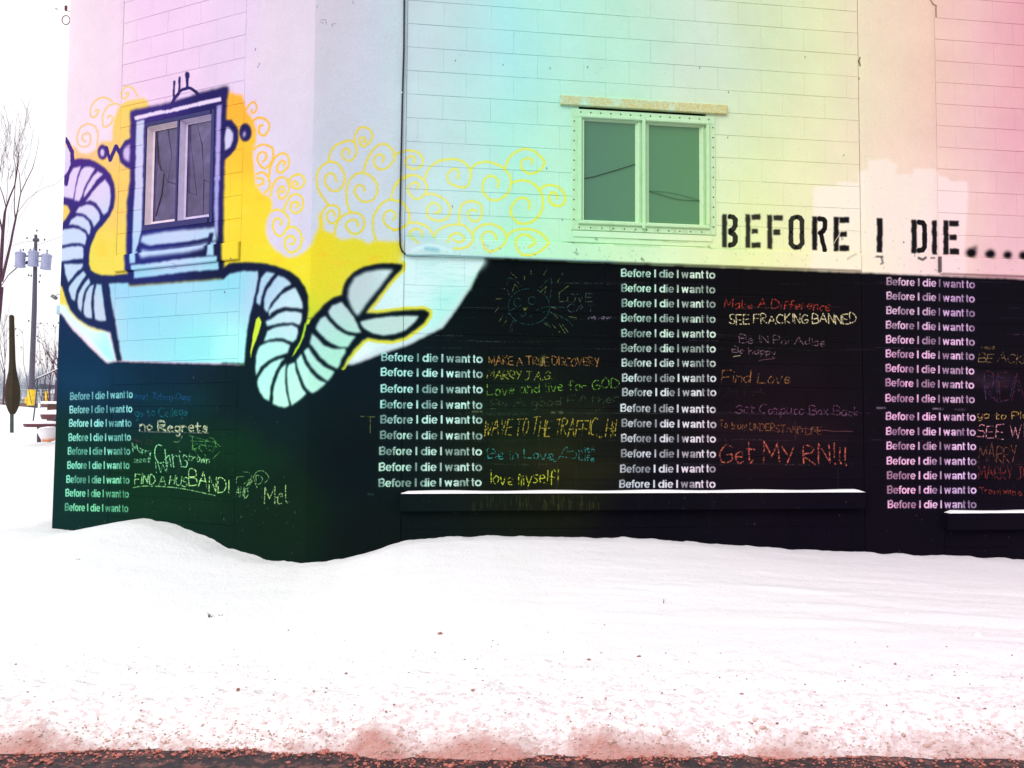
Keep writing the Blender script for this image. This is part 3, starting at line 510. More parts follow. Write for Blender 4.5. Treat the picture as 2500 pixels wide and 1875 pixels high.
chalk(C10,'Make A Difference',(170,300),(1700,335),125,RD,1.7,.9); chalk(C10,'SEE FRACKING BANNED',(240,525),(2060,520),132,CRM,1.7,.98,.3)
chalk(C10,'Be IN ParAdise',(380,790),(1620,845),110,(140,110,125),1.4); chalk(C10,'Be happy',(280,935),(920,980),85,(140,110,120),1.4); stroke(C10([(300,990),(390,980)]),1.6,CRM,.8); stroke(C10([(660,1050),(890,1015)]),1.3,(170,110,110),.7)
chalk(C10,'Find Love',(130,1360),(1140,1375),165,(165,110,65),2,.8,.65); chalk(C11,'UnTA',(95,150),(780,150),120,(50,44,28),1.2,.6)
chalk(C11,'Get Computa Box Back',(320,395),(2100,440),120,MV,1.3,.7); chalk(C11,'To truly UNDERSTAND LIFE',(90,605),(1560,715),100,(150,98,55),1.3); stroke(C11([(1200,620),(1500,630),(1680,655),(1990,662)]),1.1,(150,95,85),.8)
chalk(C11,'Get MY RN!!!',(100,1090),(1940,1135),265,(205,100,78),3,.85,.6); stroke(C11([(1780,1180),(1780,1450)]),1.2,(60,35,55),.7); stroke(C11([(1175,520),(1175,780)]),1.2,(80,60,65),.7)
chalk(C12,'I want',(130,185),(255,187),32,(130,110,60),.9); chalk(C12,'BE ACKN',(110,298),(580,318),75,(150,120,75),1.3); chalk(C12,'REAL',(165,650),(640,650),230,(112,50,62),2.4,.5,.6); chalk(C12,'REA',(165,640),(500,635),215,(60,65,130),1.5,.5)
chalk(C12,'go to Plan',(95,800),(620,802),62,(215,170,90),1.6); chalk(C12,'SEE WILD',(95,970),(700,970),115,(225,150,165),1.7,.95); chalk(C12,'MARRY',(110,1180),(450,1182),140,(140,85,60),1.4); chalk(C12,'MARRY JU',(105,1330),(560,1345),110,(140,52,45),1.4); chalk(C12,'Travel with a love',(115,1460),(620,1480),55,(165,62,45),1.2)
chalk(C13,'meet Johnny Depp',(150,225),(880,240),75,(25,80,135),1.3,.8); chalk(C13,'go to College',(150,450),(830,442),100,(25,115,125),1.3,.8); chalk(C13,'no Regrets',(215,625),(1090,650),115,(175,185,150),2.2,.95,.3,1)
stroke(C13([(205,640),(600,650),(1080,660)]),1.8,(165,150,150),.85,1,.3); stroke(smooth(C13([(760,600),(750,700),(700,770),(640,765)])),1.5,(150,180,120),.85,1,.4)
chalk(C13,'Meet JD',(110,760),(380,805),45,(85,45,50),1.1,.8); chalk(C13,'Marry',(120,900),(365,945),100,(130,205,155),1.7,.95); chalk(C13,'meet',(150,1030),(360,1030),75,(130,205,155),1.4); chalk(C13,'Chris',(400,1050),(840,1085),230,(145,220,160),2,.95,.4); chalk(C13,'brown',(840,1010),(1110,1045),95,(150,220,150),1.5)
chalk(C13,'IW',(400,1170),(600,1165),125,(135,210,150),1.6); chalk(C13,'FIND A HUS',(150,1300),(830,1330),115,(150,220,140),2,.95,.4); chalk(C13,'BAND!',(840,1330),(1370,1440),190,(170,230,140),2,.95,.4)
stroke(smooth(C13([(130,1350),(300,1330),(700,1355),(1165,1450)])),2.2,(150,215,135),.95,1,.3); chalk(C13,'AND',(1430,1470),(1600,1480),120,(150,205,130),1.6); chalk(C13,'Me!',(1800,1535),(2100,1545),220,(160,205,130),1.8,.95)
for a in ([(1440,1290),(1450,1220),(1530,1210)],[(1520,1150),(1600,1160),(1630,1220),(1540,1300),(1630,1230),(1560,1340),(1640,1260),(1570,1380),(1620,1290)],[(1660,1220),(1700,1150),(1780,1140),(1850,1220),(1800,1290)],[(1650,1200),(1700,1350),(1690,1200),(1770,1230),(1740,1300),(1680,1300)]): stroke(smooth(C13(a)),1.6,(150,205,125),.9,1,.45)
for a in ([(840,690),(1180,790),(1235,830)],[(880,700),(880,870),(960,840),(1000,800)],[(860,760),(1180,770)],[(980,810),(1190,835)],[(900,860),(960,960)],[(960,850),(1050,950)],[(1130,910),(1165,840)],[(1140,980),(1225,900)]): stroke(C13(a),1.4,(110,185,95),.85,1,.45)
stroke(smooth(C13(ell((1108,800),66,80,12)+[(1174,800)])),1.4,(110,185,95),.85,1,.45); stroke(smooth(C13(ell((930,830),45,35,10)+[(975,830)])),1.2,(110,185,95),.8,1,.45)
stroke([(880,1016.5),(915,1018)],1.3,(140,150,70),.9,1,.3); stroke([(904,1018),(904,1058)],1.3,(140,150,70),.9,1,.3)
CT, CT2 = (55,125,125), (150,175,90)               # chalk cat
for a in (ell((725,705),330,285,20)+[(1055,705)], [(410,520),(375,400),(400,260),(440,255),(540,310),(600,380)], [(870,460),(950,350),(1060,260),(1085,330),(1060,570)], ell((545,640),60,70,10), ell((775,610),62,62,10), [(670,770),(665,830),(620,865),(580,830)],[(665,830),(720,870),(780,840)],[(840,765),(1000,710),(1290,720)],[(945,795),(1080,795),(1330,920),(1430,1025)],[(400,780),(500,730)],[(365,880),(420,790)],[(415,1115),(440,1000),(490,920)],[(455,1100),(470,1000),(520,930)],[(960,920),(1040,1000),(1100,1100),(1085,1240)]):
    stroke(smooth(C8(a)),1.1,CT,.85,1,.45)
for a in ([(440,170),(530,250)],[(655,220),(655,285)],[(755,130),(760,210)],[(1020,95),(955,210)],[(1265,175),(1170,330)],[(1360,370),(1200,490),(1215,630),(1330,615)],[(235,410),(345,425)],[(200,585),(290,580)],[(460,470),(500,350),(555,410)],[(900,480),(1000,390),(975,500)],[(1190,960),(1300,1130)],[(1255,990),(1345,1110)],[(1095,990),(1220,1120)],[(960,960),(1020,1010)],[(250,945),(310,850)],[(315,1000),(365,930)],[(190,790),(240,720)],[(1080,800),(1190,890)],[(1330,860),(1480,885)],[(1085,715),(1190,750)]): stroke(C8(a),1.2,CT2,.85,1,.4)
fill(C8([(620,715),(665,740),(705,715),(665,770)]),(140,170,60),1,.9); chalk(C8,'LOVE',(1210,635),(1770,630),140,(70,105,80),1.2); chalk(C8,'CAT',(1340,780),(1790,790),110,(75,100,110),1.2); chalk(C8,'Meow',(1670,905),(2050,905),60,(150,135,165),1.2)
# scratches along the joints, smudges, flecks
for i in range(150):
    x = random.uniform(1000, 2480); y = random.choice([690,750,777,818,832,850,1008,1074,1132]) + random.uniform(-3, 3); L = random.uniform(20, 140); stroke([(x, y), (x + L, y + L * .02)], random.uniform(.5, 1.1), 'light', random.uniform(.06, .3), 1, .5)
for y, a_ in ((1008, .32), (1074, .14), (1132, .12), (850, .16), (832, .14), (777, .10), (718, .08), (900, .08)):
    for x in range(1000, 2080, 36): stroke([(x, y + (x - 1250) * .012 * (1190 - y) / 560), (x + 38, y + (x - 1212) * .012 * (1190 - y) / 560)], random.uniform(.7, 1.3), (120, 135, 120), a_ * random.uniform(.3, 1.3), 1, .35)
for x, y, r, c in ((2150,996,9,(190,170,200)),(2290,998,11,(215,195,215)),(2345,1000,12,(120,105,125)),(1165,1005,10,(150,160,120)),(1360,1007,12,(130,150,110)),(905,1206,6,(60,95,70))): stroke([(x - r, y), (x + r, y)], 3.5, c, .75, 6, .3)
for i in range(260):
    x = random.choice([random.uniform(150, 740), random.uniform(980, 2500)]); y = random.uniform(1180, 1360) if random.random() < .6 else random.uniform(900, 1300); stroke([(x, y), (x + random.uniform(-1, 1), y + random.uniform(0, 4))], random.uniform(.6, 2), (130,130,100) if x < 1400 else (130,95,110), random.uniform(.15, .6), 1)
stroke([(1745,651.5),(1800,653.5)],1.6,(235,240,215),.8); stroke([(1800,654),(1890,657)],1.6,(235,240,215),.7); stroke([(1990,659.5),(2060,663)],1.3,(235,235,215),.7); stroke([(2150,668),(2300,675)],1.3,(240,215,215),.7,1,.3); stroke([(2330,677),(2450,681)],1,(235,200,205),.6,1,.4)
for i in range(90):                               # grime specks and drips on the pale ledge and around the window
    x = random.uniform(1010, 2480); y = 585 + (x - 980) * .033 + random.uniform(4, 34); stroke([(x, y), (x + random.uniform(-3, 6), y + random.uniform(0, 5))], random.uniform(.8, 2.6), (120, 140, 95) if x < 1900 else (165, 125, 110), random.uniform(.15, .6), 1.5)
for x, y, L in ((1385,593,90),(1400,594,60),(1500,600,110),(1700,606,120),(1560,585,70),(1410,577,50),(1620,590,60)): stroke([(x, y), (x + L, y + L * .035)], 2.6, (120, 190, 110), .5, 2.5)
for x, y in ((1405,618),(1565,633),(1730,602),(1395,590),(1455,583)): stroke([(x, y), (x + 3, y + 4)], 5, (60, 100, 60), .6, 5)
for i in range(700):                              # pinholes and dabs scattered over the pale wall
    x = random.uniform(160, 2490); y = random.uniform(5, 560); stroke([(x, y), (x + random.uniform(-1, 1), y + random.uniform(0, 2.5))], random.uniform(.5, 1.2), (110, 120, 140) if x > 700 else (140, 110, 165), random.uniform(.15, .5), 1)
for i in range(70):                               # old washed chalk running down the lower ledge
    x = random.uniform(1150, 1460); y = random.uniform(1205, 1232); stroke([(x, y), (x, y + random.uniform(6, 26))], random.uniform(1, 3), (110, 108, 50), random.uniform(.08, .3), 2)
for i in range(46):                               # rain streaks of chalk dust
    x = random.choice([random.uniform(1250, 1420), random.uniform(1540, 1740), random.uniform(300, 560)]); y = random.uniform(1060, 1230); stroke([(x, y), (x, y + random.uniform(25, 90))], random.uniform(1, 4), (78,80,56) if x < 1450 else (70,62,78), random.uniform(.05, .16), 3)
for x, y in ((1112,146),(1228,156),(1343,165),(1435,163),(1708,164),(1778,224),(1105,502),(1373,535),(1335,410),(633,155),(625,120),(630,162),(1966,138),(2060,378),(2098,190),(1777,335),(1406,610),(1564,633),(2205,590),(450,598),(548,712),(568,632)):
    stroke([(x, y), (x, y + 3)], 2.2, (40,70,70) if x > 900 else (90,60,130), .85, 1.5)
stroke([(2099,140),(2097,150),(2100,160)], 3.5, (95,55,30), .9, 1.5); stroke([(2272,0),(2278,10),(2285,14),(2286,40)], 3, (110,60,30), .9, 2)
for a in ([(782,54),(790,58)],[(784,50),(796,49)],[(796,52),(797,62)],[(810,60),(820,58)],[(811,60),(811,67)],[(861,3),(863,11)],[(776,14),(774,19)]): stroke(a, 1.3, (95,100,160), .8)
IMG = {}
for k in CANV:
    im = bpy.data.images.new('wall_painting_' + k.face, k.w, k.h, alpha=True); im.alpha_mode = 'CHANNEL_PACKED'
    L = np.clip(lin(k.rgb) / EW, 0, .88); s = np.where(L <= .0031308, L * 12.92, 1.055 * L ** (1 / 2.4) - .055)
    buf = np.ones((k.h, k.w, 4), np.float32); buf[..., :3] = s; buf[..., 3] = k.a; im.pixels.foreach_set(buf.ravel()); im.update(); im.pack(); IMG[k.face] = (im, k)

# ---------------------------------------------------------------- materials
BLD = empty('painted_building', MR, 'pale pastel block building with a robot mural and a black chalkboard wall below', 'building')
LF = empty('left_wall', MR.inverted() @ ML, parent=BLD); RF = empty('right_wall', Matrix.Identity(4), parent=BLD)
REF = {'R': RF, 'L': LF}
RTOP = {'R': [(-.1,(218,215,232)),(.46,(208,221,238)),(.76,(204,230,240)),(1.15,(198,235,240)),(1.66,(176,245,245)),(2.0,(182,248,236)),(2.6,(192,246,222)),(3.3,(212,240,220)),(4.0,(218,240,198)),(4.5,(232,243,196)),(5.0,(245,229,203)),(5.6,(246,214,196)),(6.0,(242,200,200)),(6.6,(238,172,188)),(9,(232,170,190))],
 'L': [(-3.2,(244,230,242)),(-2.4,(241,219,241)),(-2.0,(240,209,242)),(-1.3,(236,209,243)),(-.76,(230,213,242)),(-.5,(230,217,238)),(.1,(224,218,236))]}
RBOT = {'R': [(-.1,(206,218,238)),(.76,(205,231,239)),(1.15,(200,244,240)),(1.66,(182,253,220)),(2.4,(198,252,205)),(3.2,(226,252,200)),(3.8,(240,254,182)),(4.4,(250,248,200)),(5.0,(254,234,214)),(5.6,(250,219,213)),(6.2,(242,198,206)),(9,(233,172,196))],
 'L': [(-3.2,(240,228,243)),(-2.3,(238,222,241)),(-1.5,(228,205,241)),(-.76,(222,212,240)),(.1,(212,215,238))]}
def wall_mat(name, face, img=True, stucco=.0, rough=.95, spec=.06, mul=1., grain=.05, extra=None):
    k = N(name); k.set(rough, spec); tc = k.n('ShaderNodeTexCoord'); tc.object = REF[face]; P = tc.outputs['Object']
    sx = k.n('ShaderNodeSeparateXYZ'); k.l(P, sx.inputs[0]); x, z = sx.outputs[0], sx.outputs[2]
    lo, hi = (-.1, 9.) if face == 'R' else (-3.2, .1)
    wob = k.math('MULTIPLY', k.math('SUBTRACT', k.noise(P, 1.3, 3), .5), .7); f = k.mapr(k.math('ADD', x, wob), lo, hi, 0, 1)
    st = lambda R: [((a - lo) / (hi - lo), alb(c)) for a, c in R[face]]
    c = k.mix(k.mapr(z, EYE + 1.6, EYE + 3.2, 0, 1), k.ramp(f, st(RBOT)), k.ramp(f, st(RTOP)))
    # patchy ageing of the emulsion
    g = k.mapr(k.noise(P, 2.2, 6, .65), .35, .7, 1.04, .93); c = k.mix(1., c, k.ramp(k.mapr(g, .9, 1.06, 0, 1), [(0, (.88,)*3), (1, (1,)*3)]), 'MULTIPLY')
    sp = k.mapr(k.noise(P, 55, 3, .7), .72, .80, 0, .22); c = k.mix(sp, c, (.25, .27, .32, 1))
    if extra: c = extra(k, P, x, z, c)
    if img:
        im, cv = IMG[face]; cb = k.n('ShaderNodeCombineXYZ'); k.l(k.mapr(x, cv.x0, cv.x1, 0, 1), cb.inputs[0]); k.l(k.mapr(z, cv.z0, cv.z1, 0, 1), cb.inputs[1])
        ti = k.n('ShaderNodeTexImage', image=im, extension='CLIP', interpolation='Linear'); k.l(cb.outputs[0], ti.inputs[0])
        a = ti.outputs['Alpha']
        below = k.mapr(x, cv.x1 - .02, cv.x1, 0, 1); lowz = k.mapr(z, EYE + 1.432, EYE + 1.430, 0, 1)
        side = k.math('MULTIPLY', below, lowz); c = k.mix(side, c, alb((14, 10, 20)))
        c = k.mix(a, c, ti.outputs['Color'])
    gr = k.mapr(k.noise(P, 140, 4, .7), .3, .7, 1 - grain * 2.2, 1 + grain); cm = k.n('ShaderNodeCombineColor'); [k.l(gr, cm.inputs[i]) for i in range(3)]; c = k.mix(1., c, cm.outputs[0], 'MULTIPLY')
    k.l(c, k.b.inputs['Base Color'])
    h = k.math('ADD', k.noise(P, 45, 5, .7), k.math('MULTIPLY', k.noise(P, 160, 3, .7), .5))
    k.bump(h, .6, .006 if stucco else .0022)
    return k.m
def rust(k, P, x, z, c):
    n = k.math('MULTIPLY', k.mapr(k.noise(P, 3.0, 5, .7), .38, .52, 0, 1), k.mapr(k.noise(P, 90, 3), .4, .55, .25, 1))
    return k.mix(k.math('MULTIPLY', n, .8), c, alb((205, 190, 95)))
MAT = {}
for f in 'RL':
    MAT['block' + f] = wall_mat('painted_block_' + f, f); MAT['stucco' + f] = wall_mat('painted_stucco_' + f, f, stucco=1)
    MAT['wash' + f] = wall_mat('painted_metal_' + f, f, img=False, rough=.45, spec=.4, grain=.03)
MAT['rust'] = wall_mat('rusty_lintel', 'R', img=False, extra=rust, grain=.1)
MAT['ledgeR'] = MAT['blockR']

# ---------------------------------------------------------------- the building
# cores behind the blocks (they show only in the joints) with real window openings
def plate(name, x0, x1, z0, z1, holes, mat, par, y0=.0052, y1=.25):
    xs = sorted({x0, x1, *[h[0] for h in holes], *[h[1] for h in holes]}); zs = sorted({z0, z1, *[h[2] for h in holes], *[h[3] for h in holes]}); m = MB()
    for i in range(len(xs) - 1):
        for j in range(len(zs) - 1):
            cx, cz = (xs[i] + xs[i + 1]) / 2, (zs[j] + zs[j + 1]) / 2
            if any(h[0] < cx < h[1] and h[2] < cz < h[3] for h in holes): continue
            m.box(xs[i], xs[i + 1], y0, y1, zs[j], zs[j + 1])
    return m.build(name, mat, par)
ZB, ZT = -.3, 7.0
WR = (2.25, 3.40, gv(10), gv(5)); WL = (-1.955, -1.10, gv(10), gv(5))
CORE = {'R': tag(plate('block_wall', .765, 4.85, ZB, ZT, [WR], MAT['blockR'], RF), 'long wall of painted blocks between the two stucco piers'),
        'Q': tag(plate('block_wall', 5.61, 9.0, ZB, ZT, [], MAT['blockR'], RF), 'pink end stretch of block wall on the far right'),
        'L': tag(plate('block_wall', -2.285, -.755, ZB, ZT, [WL], MAT['blockL'], LF), 'narrow block wall with the robot face')}
cache = {}; nblk = 0
mass = {'R': MB(), 'Q': MB(), 'L': MB()}
rng = random.Random(5)
def block(key, mat, x0, x1, z0, z1, single=True):
    global nblk
    w, h = round(x1 - x0, 3), round(z1 - z0, 3); d = rng.choice((0, .0006, .0012)); var = rng.randrange(4); g, gv_ = (.0001, .0006, .0003, .0)[var], (.0016, .0008, .0012, .0018)[var]
    if single:
        kk = (w, h, mat.name, var)
        if kk not in cache: cache[kk] = MB().cbox(-w / 2 + g, w / 2 - g, 0, .014, -h / 2 + gv_, h / 2 - gv_, .0011).mesh('block', mat)
        o = bpy.data.objects.new('block', cache[kk]); COL.objects.link(o); o.parent = CORE[key]; o.location = ((x0 + x1) / 2, d, (z0 + z1) / 2); nblk += 1
        o.rotation_euler = (0, rng.uniform(-.0009, .0009), 0)
    else: mass[key].cbox(x0 + g, x1 - g, d, .014, z0 + gv_, z1 - gv_, .0011)
def panel(key, mat, x0, x1, rows, ja, jb, hole, single):
    for r, (za, zb, par) in enumerate(rows):
        j = ja if par else jb; t = j - math.ceil((j - x0) / .4064) * .4064; cuts = [x0]
        while t < x1:
            if t > cuts[-1] + .09 and t < x1 - .09: cuts.append(t)
            t += .4064
        cuts.append(x1)
        for a, b in zip(cuts[:-1], cuts[1:]):
            if hole and zb <= hole[3] + .01 and za >= hole[2] - .01:
                if a < hole[0] < b: block(key, mat, a, hole[0], za, zb, single(za, a))
                if a < hole[1] < b: block(key, mat, hole[1], b, za, zb, single(za, a))
                if (a < hole[0] < b) or (a < hole[1] < b) or (a >= hole[0] and b <= hole[1]): continue
            block(key, mat, a, b, za, zb, single(za, a))
def rows_for(led, low=None):
    R = [(gv(k + 1), gv(k), k % 2) for k in range(-15, 11)]; R.append((gv(11), gv(10), 0)) if False else None
    R += [(gv(13), led[0] - .004, 0)]; k = 13
    if low:
        while gv(k + 1) > low[1] + .06: R.append((gv(k + 1), gv(k), k % 2)); k += 1
        R.append((low[1] + .003, gv(k), k % 2)); z = low[0] - .003; k += 1
        while gv(k + 1) > z - .06: k += 1
        R.append((gv(k + 1), z, k % 2)); k += 1
    while k < 27: R.append((gv(k + 1), gv(k), k % 2)); k += 1
    return R
LU = (EYE + 1.434, EYE + 1.588); LS = (EYE - .69, EYE - .545); LQ = (EYE - .887, EYE - .735)
vis_r = lambda z, x: EYE - .2 < z < gv(0) + .25 or (EYE - .1 < z < EYE + 1.6)
panel('R', MAT['blockR'], .768, 4.847, rows_for(LU, LS), 1.073, 1.27, WR, lambda z, x: EYE + .35 < z < EYE + 4.0)
panel('Q', MAT['blockR'], 5.613, 9.0, rows_for(LU, LQ), 5.80, 6.0, None, lambda z, x: EYE + .9 < z < EYE + 4.1 and x < 6.9)
panel('L', MAT['blockL'], -2.287, -.758, rows_for(LU), -1.909, -2.11, WL, lambda z, x: EYE - .3 < z < EYE + 4.2)
for key, mb in mass.items():
    if mb.v: tag(mb.build('blocks', MAT['blockL' if key == 'L' else 'blockR'], CORE[key]), 'blocks in the dark foot of the wall and above the picture', kind='stuff')
# top course line of the upper ledge, chamfered concrete
def ledge(key, x0, x1, z, par, mat, y=-.028, label=None):
    o = MB().cbox(x0, x1, y, .02, z[0], z[1], .008).build('ledge', mat, par); return tag(o, label)
ledge('R', .772, 4.84, LU, RF, MAT['blockR'], label='pale sill ledge under the window and the big heading'); ledge('Q', 5.618, 9.0, LU, RF, MAT['blockR'], label='pink sill ledge right of the pier'); ledge('L', -2.28, -.765, LU, LF, MAT['blockL'], label='sill ledge across the robot mouth')
ledge('R', .76, 4.82, LS, RF, MAT['blockR'], -.075, 'black ledge at the foot of the wall carrying snow'); ledge('Q', 5.605, 9.0, LQ, RF, MAT['blockR'], -.075, 'black ledge at the right end carrying snow')
# stucco piers
def pier(x0, x1, par, mat, lab):
    nx, nz = max(2, int((x1 - x0) / .04)), 150; m = MB(); V = []; F = []
    for j in range(nz + 1):
        for i in range(nx + 1):
            x = x0 + (x1 - x0) * i / nx; z = ZB + (ZT - ZB) * j / nz; V.append((x, -.004 + .0015 * math.sin(z * 3.1 + x * 5) - (0 if 0 < i < nx else -.004), z))
    for j in range(nz):
        for i in range(nx): a = j * (nx + 1) + i; F.append((a, a + 1, a + nx + 2, a + nx + 1))
    m.add(V, F); m.box(x0 + .001, x1 - .001, .002, .25, ZB, ZT); return tag(m.build('stucco_pier', mat, par, smooth=False), lab)
pier(4.853, 5.607, RF, MAT['stuccoR'], 'smooth stucco pier between the two right-hand block walls')
pier(-3.055, -2.288, LF, MAT['stuccoL'], 'smooth stucco pier at the left end of the building')
# corner pier: two faces meeting at the slightly rounded corner
def corner():
    ang = math.pi - (AL - AR); m = MB(); prof = []
    dl = Vector((-math.cos(ang), math.sin(ang)));                 # direction of the left face seen from the right frame
    nl = Vector((-math.sin(ang), -math.cos(ang)))
    for t in np.linspace(.752, .06, 12): prof.append(dl * t + nl * .004)
    prof += [dl * .02 + nl * .003, Vector((.0, -.001)) , Vector((.02, -.003))]
    for t in np.linspace(.06, .762, 12): prof.append(Vector((t, -.004)))
    return prof
prof = corner(); nz = 120; V = []; F = []
for half, par, mat, lab in ((prof[:14], LF, MAT['stuccoL'], 'left flank of the corner pier with the robot arm'), (prof[13:], RF, MAT['stuccoR'], 'right flank of the corner pier with yellow spirals')):
    m = MB(); V = []; F = []; n = len(half)
    for j in range(nz + 1):
        z = ZB + (ZT - ZB) * j / nz
        for p in half:
            V.append((p.x, p.y, z))
    for j in range(nz):
        for i in range(n - 1): a = j * n + i; F.append((a, a + 1, a + n + 1, a + n))
    m.add(V, F); o = m.build('stucco_pier', mat, RF); o.parent = par; tag(o, lab)
    if par is LF: o.matrix_local = ML.inverted() @ MR
MB().box(.15, .764, .002, .25, ZB, ZT).build('pier_core', MAT['stuccoR'], RF)
MB().box(-.754, -.02, .002, .25, ZB, ZT).build('pier_core', MAT['stuccoL'], LF)
# hidden sides, roof
ptsW = [MR @ Vector((9, .2, 0)), MR @ Vector((0, .25, 0)), ML @ Vector((-3.05, .2, 0))]
d3 = Vector((-.25, .97, 0)); ptsW.append(ML @ Vector((-3.05, 0.006, 0)) + d3 * 3.0); ptsW.append(ptsW[-1] + Vector((2, 4, 0))); ptsW.append(MR @ Vector((9, 9, 0)))
IMR = MR.inverted()
e0 = ML @ Vector((-3.052, .006, 0)); m = MB(); a = IMR @ e0; b = IMR @ ptsW[3]; nn = (b - a).normalized().cross(Vector((0, 0, 1))) * -.2
m.add([(a.x, a.y, ZB), (b.x, b.y, ZB), (b.x, b.y, ZT), (a.x, a.y, ZT)], [(0, 1, 2, 3)]); b2 = IMR @ ptsW[4]; c2 = IMR @ ptsW[5]; r9 = Vector((9, 0, 0))
m.add([(p.x, p.y, z) for p in (b, b2, c2, r9) for z in (ZB, ZT)], [(0, 2, 3, 1), (2, 4, 5, 3), (4, 6, 7, 5)])
m.build('rear_wall', MAT['stuccoL'], BLD)
m = MB(); q = [IMR @ (MR @ Vector((9.05, -.06, 0))), IMR @ (MR @ Vector((0, -.06, 0))), IMR @ (ML @ Vector((-3.1, -.06, 0))), b, b2, c2]
m.add([(p.x, p.y, z) for z in (ZT, ZT + .18) for p in q], [(0, 1, 2, 3, 4, 5), (11, 10, 9, 8, 7, 6)] + [(i, (i + 1) % 6, 6 + (i + 1) % 6, 6 + i) for i in range(6)]); m.build('roof', MAT['stuccoR'], BLD)

# window of the right face
def weather(k, P, x, z, c):
    c = k.mix(.55, c, alb((178, 232, 172)))
    n = k.mapr(k.noise(P, 14, 6, .75), .5, .68, 0, .75); low = k.mapr(z, EYE + 1.78, EYE + 1.70, .15, 1); return k.mix(k.math('MULTIPLY', n, low), c, alb((120, 128, 80)))
MAT['frame'] = wall_mat('weathered_frame_paint', 'R', img=False, rough=.5, spec=.35, extra=weather)
DARKGLASS = N('greenish_glass'); DARKGLASS.set(.06, .6); k = DARKGLASS; tc = k.n('ShaderNodeTexCoord'); tc.object = REF['R']; sx = k.n('ShaderNodeSeparateXYZ'); k.l(tc.outputs['Object'], sx.inputs[0])
k.l(k.mix(k.mapr(k.math('ADD', sx.outputs[0], k.math('MULTIPLY', k.noise(tc.outputs['Object'], 3, 4), .5)), 2.5, 3.5, 0, 1), alb((60, 120, 92)), alb((72, 134, 82))), k.b.inputs['Base Color'])
STEEL = plain('dark_screws', (.05, .06, .05), .5)
win = empty('window', Matrix.Identity(4), parent=RF); win['label'] = 'white metal two-light window with greenish panes and rows of screws'
u = lambda x, y: wall_uv('R', x, y)
fx0, fz1 = u(1395, 265); fx1, _ = u(1745, 285); fz0 = u(1390, 560)[1]; fz1 = EYE + 2.765; fz0 = EYE + 1.705
def ring(m, x0, x1, z0, z1, w, y0, y1, c=.004):
    m.cbox(x0, x1, y0, y1, z1 - w, z1, c); m.cbox(x0, x1, y0, y1, z0, z0 + w, c); m.cbox(x0, x0 + w, y0, y1, z0 + w, z1 - w, c); m.cbox(x1 - w, x1, y0, y1, z0 + w, z1 - w, c)
m = MB(); ring(m, fx0, fx1, fz0, fz1, .075, -.012, .01, .003); m.build('flange', MAT['frame'], win)
m = MB(); ring(m, fx0 + .058, fx1 - .058, fz0 + .05, fz1 - .05, .03, -.034, .012, .006); m.build('frame', MAT['frame'], win)
midx = (u(1553, 400)[0] + u(1586, 400)[0]) / 2
m = MB(); m.cbox(midx - .014, midx + .014, -.04, .05, fz0 + .03, fz1 - .04, .004); m.build('mullion', MAT['frame'], win)
gl = [(u(1424, 400)[0], u(1551, 400)[0]), (u(1587, 400)[0], u(1709, 400)[0])]; gz0, gz1 = u(1490, 538)[1], u(1490, 298)[1]
for i, (a, b_) in enumerate(gl):
    m = MB(); L = (fx0 + .09 if i == 0 else midx + .016); R = (midx - .016 if i == 0 else fx1 - .09)
    y = -.006 if i == 0 else .004
    zt, zb = gz1 + .045, gz0 - .045
    def mit(P4, Q4, y0, y1):
        m.add([(P4[0], y0, P4[2]), (P4[1], y0, P4[2]), (P4[1], y0, P4[3]), (P4[0], y0, P4[3]), (Q4[0], y1, Q4[2]), (Q4[1], y1, Q4[2]), (Q4[1], y1, Q4[3]), (Q4[0], y1, Q4[3])], [(0, 1, 5, 4), (1, 2, 6, 5), (2, 3, 7, 6), (3, 0, 4, 7)])
    mit((L, R, zb, zt), (L + .02, R - .02, zb + .02, zt - .02), y, y - .008); mit((L + .02, R - .02, zb + .02, zt - .02), (a, b_, gz0, gz1), y - .008, y + .022); mit((L, R, zb, zt), (L, R, zb, zt), y, .05)
    m.build('sash', MAT['frame'], win)
    MB().add([(a - .01, y + .02, gz0 - .01), (b_ + .01, y + .02, gz0 - .01), (b_ + .01, y + .02, gz1 + .01), (a - .01, y + .02, gz1 + .01)], [(0, 1, 2, 3)]).build('pane', DARKGLASS.m, win)
MB().box(2.2, 3.45, .06, .2, gv(10) - .02, gv(5)).build('blind', plain('dark_blind', (.03, .05, .04)), win)
sc = MB().lathe([(.006, 0), (.006, .004), (.003, .006)], 8).mesh('screw', STEEL)
def screw(x, z):
    o = bpy.data.objects.new('screw', sc); COL.objects.link(o); o.parent = win; o.matrix_local = Matrix.Translation((x, -.0115, z)) @ Matrix.Rotation(math.pi / 2, 4, 'X')
for i in range(14): screw(fx0 + .08 + (fx1 - fx0 - .14) * i / 13, fz1 - .028)
for i in range(12): screw(fx0 + .07 + (fx1 - fx0 - .2) * i / 11, fz0 + .022)
for i in range(11):
    screw(fx0 + .022, fz0 + .09 + (fz1 - fz0 - .2) * i / 10); screw(fx1 - .022, fz0 + .07 + (fz1 - fz0 - .17) * i / 10)
WIRE_REFL = plain('reflected_wire', (.015, .02, .02), .6)  # thin tubes added on the panes to draw the reflection of overhead wires
def rp(x, y, off): a, z = u(x, y); return (a, off, z)
MB().tube([rp(1424, 435.5, .004), rp(1450, 431, .004), rp(1480, 422, .004), rp(1505, 415, .004), rp(1530, 407, .004), rp(1551, 400, .004)], .003, 6).build('cord_or_reflection', WIRE_REFL, win)
